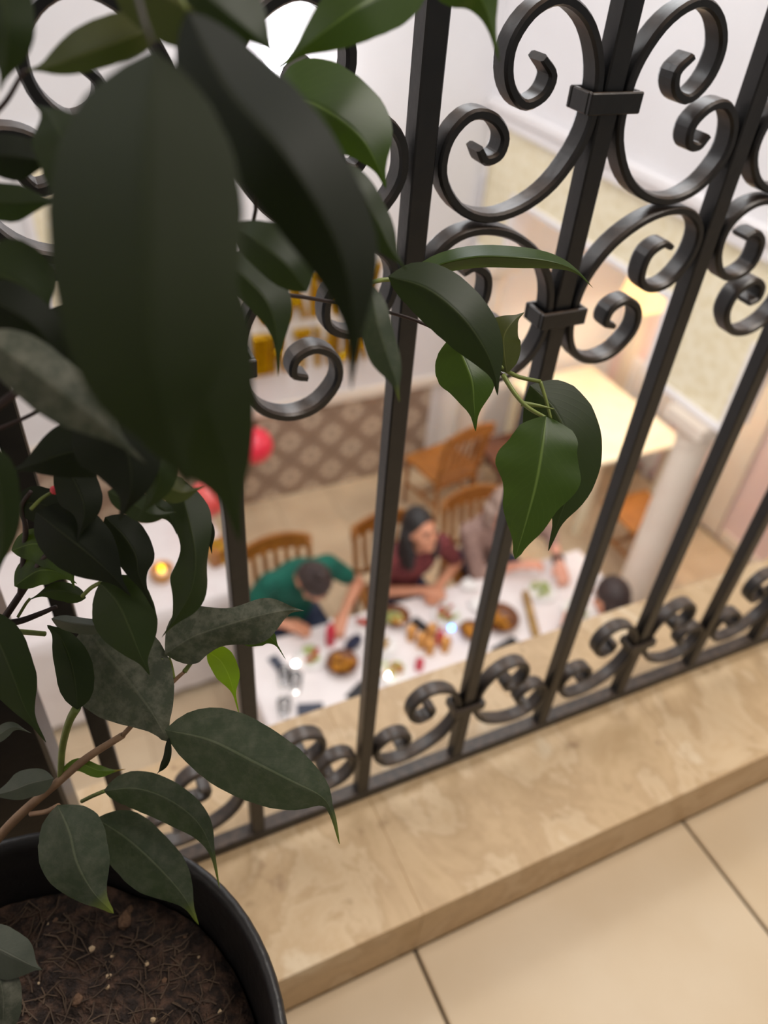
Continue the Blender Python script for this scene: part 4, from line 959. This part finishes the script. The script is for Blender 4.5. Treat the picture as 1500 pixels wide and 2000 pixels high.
t = obj('baguette', bm, MAT['bread'], None, True); t.location = at_top(1034, 1205); t.rotation_euler = (0, 0, -.32); tag(t, 'long crusty bread lying across the table', 'bread')
def glow_bead(px, py, label, mat, r=.006, cat='light', par=None, cup='ceramic'):  # bead glows in an added cup; white ones imitate glints on glass rims
    t = thing('glow_bead', label, cat, at_top(px, py)); obj('cup', lathe(BM(), [(0, .001), (.014, .001), (.016, .014), (.013, .014), (.012, .006), (0, .006)], 16), MAT[cup], t, True)
    bm = BM(); ellipsoid(bm, (0, 0, .006 + r), (r, r, r)); obj('bulb', bm, MAT[mat], t, True)  # the glowing bead; white ones stand in for glints on glass rims
glow_bead(881, 1230, 'tiny blue light glowing among the bowls', 'led_blue', .011)
glow_bead(577, 1300, 'added glowing bead as the white glint of the clear glass', 'glint_white', .011)
glow_bead(757, 1322, 'added glowing bead as a white glint near the roast pieces', 'glint_white', .010)
glow_bead(782, 1217, 'added glowing bead as a white glint in front of the orange dish', 'glint_white', .008)

# ------------------------------------------------------------------ gift table: candle and balloons
p = at_z(318, 1128, ZT); t = thing('candle', 'glowing yellow candle in a glass on the gift table', 'candle', (p.x, p.y, ZT))
obj('holder', lathe(BM(), [(0, .001), (.05, .001), (.062, .02), (.066, .075), (.061, .075), (.057, .022), (0, .012)], 24), MAT['gold_glass'], t, True)
obj('wax', lathe(BM(), [(0, .013), (.036, .013), (.036, .05), (0, .048)], 20), MAT['cream'], t, True)
bm = BM(); ellipsoid(bm, (0, 0, .072), (.017, .017, .024)); obj('flame', bm, MAT['candle_glow'], t, True)
p = at_z(428, 1092, ZT); t = thing('gift_box', 'orange gold gift box tied with ribbon on the gift table', 'box', (p.x, p.y, ZT), .3)
obj('carton', box(BM(), -.07, .07, -.06, .06, .001, .12, .006), MAT['wood'], t); bm = box(BM(), -.0715, .0715, -.01, .01, .0015, .1215); box(bm, -.01, .01, -.0615, .0615, .0015, .1215); obj('ribbon', bm, MAT['gold'], t)
def balloon(c, r, label, mat, rot=0):
    t = thing('balloon', label, 'balloon', c); bm = BM(); bmesh.ops.create_uvsphere(bm, u_segments=28, v_segments=18, radius=r)
    for v in bm.verts:
        k = -v.co.z / r
        if k > 0: v.co.x *= 1 - .22 * k * k; v.co.y *= 1 - .22 * k * k; v.co.z *= 1.12
    obj('skin', bm, MAT[mat], t, True)
    obj('knot', lathe(BM(), [(0, -r * 1.1), (.008, -r * 1.13), (.014, -r * 1.2), (0, -r * 1.19)], 12), MAT[mat], t, True)
    return t
p1 = at_y(497, 870, 4.38); b1 = balloon(p1, .135, 'bright red balloon against the patterned dado', 'balloon')
obj('string', tube(BM(), catmull([(0, 0, -.16), (.01, .0, -.25), (-.01, .01, -.4), (0, 0, HF + .003 - p1.z)], 14), .0012, 5), MAT['cream'], b1, True)
p2 = at_z(405, 972, ZT + .16); b2 = balloon((p2.x, min(p2.y, 3.68), ZT + .16), .125, 'coral balloon sitting on the gift table', 'coral')

# ------------------------------------------------------------------ gold foil letters on the back wall
def letter(ch, x, zb, hgt, wid, label, group):
    c = bpy.data.curves.new('letter', 'FONT'); c.body = ch; c.size = 1; c.extrude = .05; c.bevel_depth = .045; c.bevel_resolution = 3; c.align_x = 'CENTER'; c.resolution_u = 4; c.offset = -.015
    o = bpy.data.objects.new('tmp', c); COL.objects.link(o); dg = bpy.context.evaluated_depsgraph_get(); dg.update()
    me = bpy.data.meshes.new_from_object(o.evaluated_get(dg), depsgraph=dg); bpy.data.objects.remove(o)
    xs = [v.co.x for v in me.vertices]; ys = [v.co.y for v in me.vertices]; sx = wid / (max(xs) - min(xs)); sy = hgt / (max(ys) - min(ys)); x0 = (max(xs) + min(xs)) / 2; y0 = min(ys)
    for v in me.vertices: v.co = Vector(((v.co.x - x0) * sx, -v.co.z * .36, (v.co.y - y0) * sy))
    me.name = 'letter_balloon'; me.materials.clear(); me.materials.append(MAT['gold'])
    for p in me.polygons: p.use_smooth = False
    o = bpy.data.objects.new('letter_balloon', me); COL.objects.link(o); o.location = (x, YB - .045, zb)
    return tag(o, label, 'balloon', group)
def line(word, xs, zb, hgt, wid, row):
    seen = {}
    for i, (ch, x) in enumerate(zip(word, xs)):
        ordn = ('first', 'second', 'third', 'fourth', 'fifth', 'sixth', 'seventh', 'eighth')[i]
        letter(ch, x, zb, hgt, wid, 'gold foil letter %s, %s in the %s row on the back wall' % (ch, ordn, row), 'gold foil letters')
line('HAPPY', (1.32, 1.60, 1.785, 1.96, 2.13), -1.45, .33, .165, 'upper')
line('BIRTHDAY', (1.16, 1.345, 1.48, 1.65, 1.81, 1.955, 2.085, 2.215), -1.835, .30, .126, 'lower')

# ------------------------------------------------------------------ lamps and radiator
p = Vector((3.9, 3.74, 0)); t = thing('pendant_lamp', 'glowing square fabric lamp shade hanging in the annex', 'lamp', (p.x, p.y, -.34))
bm = BM()
def frust(bm, a, b, z0, z1, th):
    v = []
    for r, z in ((a, z0), (b, z1), (b - th, z1), (a - th, z0)): v.append([bm.verts.new((sx * r, sy * r, z)) for sx, sy in ((-1, -1), (1, -1), (1, 1), (-1, 1))])
    for i in range(4):
        for k in range(4): j = (k + 1) % 4; bm.faces.new((v[i][k], v[i][j], v[(i + 1) % 4][j], v[(i + 1) % 4][k]))
frust(bm, .13, .105, -.95, -.74, .004); bmesh.ops.recalc_face_normals(bm, faces=bm.faces)
obj('shade', bm, MAT['lamp_shade'], t); obj('cord', tube(BM(), [(0, 0, 0.005), (0, 0, -.76)], .004, 6), MAT['black'], t)
bm = BM(); ellipsoid(bm, (0, 0, -.83), (.035, .035, .045)); obj('bulb', bm, MAT['lamp_shade'], t, True)
box_ = BM(); box(box_, -.108, .108, -.004, .004, -.748, -.742); box(box_, -.004, .004, -.108, .108, -.748, -.742); obj('spider', box_, MAT['black'], t)
light('pendant_bulb', 'POINT', (p.x, p.y, -1.19), 30, (1.0, .93, .74), .05)
p = at_y(556, 132, 4.44); t = thing('wall_lamp', 'bright white globe lamp on the upper back wall', 'lamp', (p.x, 4.44, p.z))
bm = BM(); ellipsoid(bm, (0, 0, 0), (.085, .085, .085)); obj('globe', bm, MAT['globe'], t, True)
obj('arm', tube(BM(), catmull([(0, .145, .02), (0, .12, .06), (0, .05, .11), (0, 0, .085)], 10), .009, 8), MAT['steel'], t, True)
obj('back_plate', lathe(BM(), [(0, -.008), (.045, -.008), (.05, 0.0), (.045, .012), (0, .012)], 20), MAT['steel'], t, True); bp = t.children[-1]; bp.rotation_euler = (PI / 2, 0, 0); bp.location = (0, .138, .02)
light('wall_lamp_bulb', 'POINT', (p.x, 4.31, p.z), 5, (.95, .96, 1.0), .05)
t = thing('radiator', 'pale slatted radiator on the annex wall behind the table', 'radiator', (4.55, 4.0, HF))
for i in range(9): obj('fin', box(BM(), -.03, .03, -.3 + .066 * i, -.262 + .066 * i, .12, .92, .008), MAT['moulding'], t)
obj('pipe', tube(BM(), [(0, -.3, .16), (0, .27, .16)], .012, 8), MAT['moulding'], t, True); obj('pipe', tube(BM(), [(0, -.3, .88), (0, .27, .88)], .012, 8), MAT['moulding'], t, True)
for y in (-.24, .2): obj('foot', box(BM(), -.02, .02, y - .015, y + .015, .001, .125), MAT['moulding'], t)
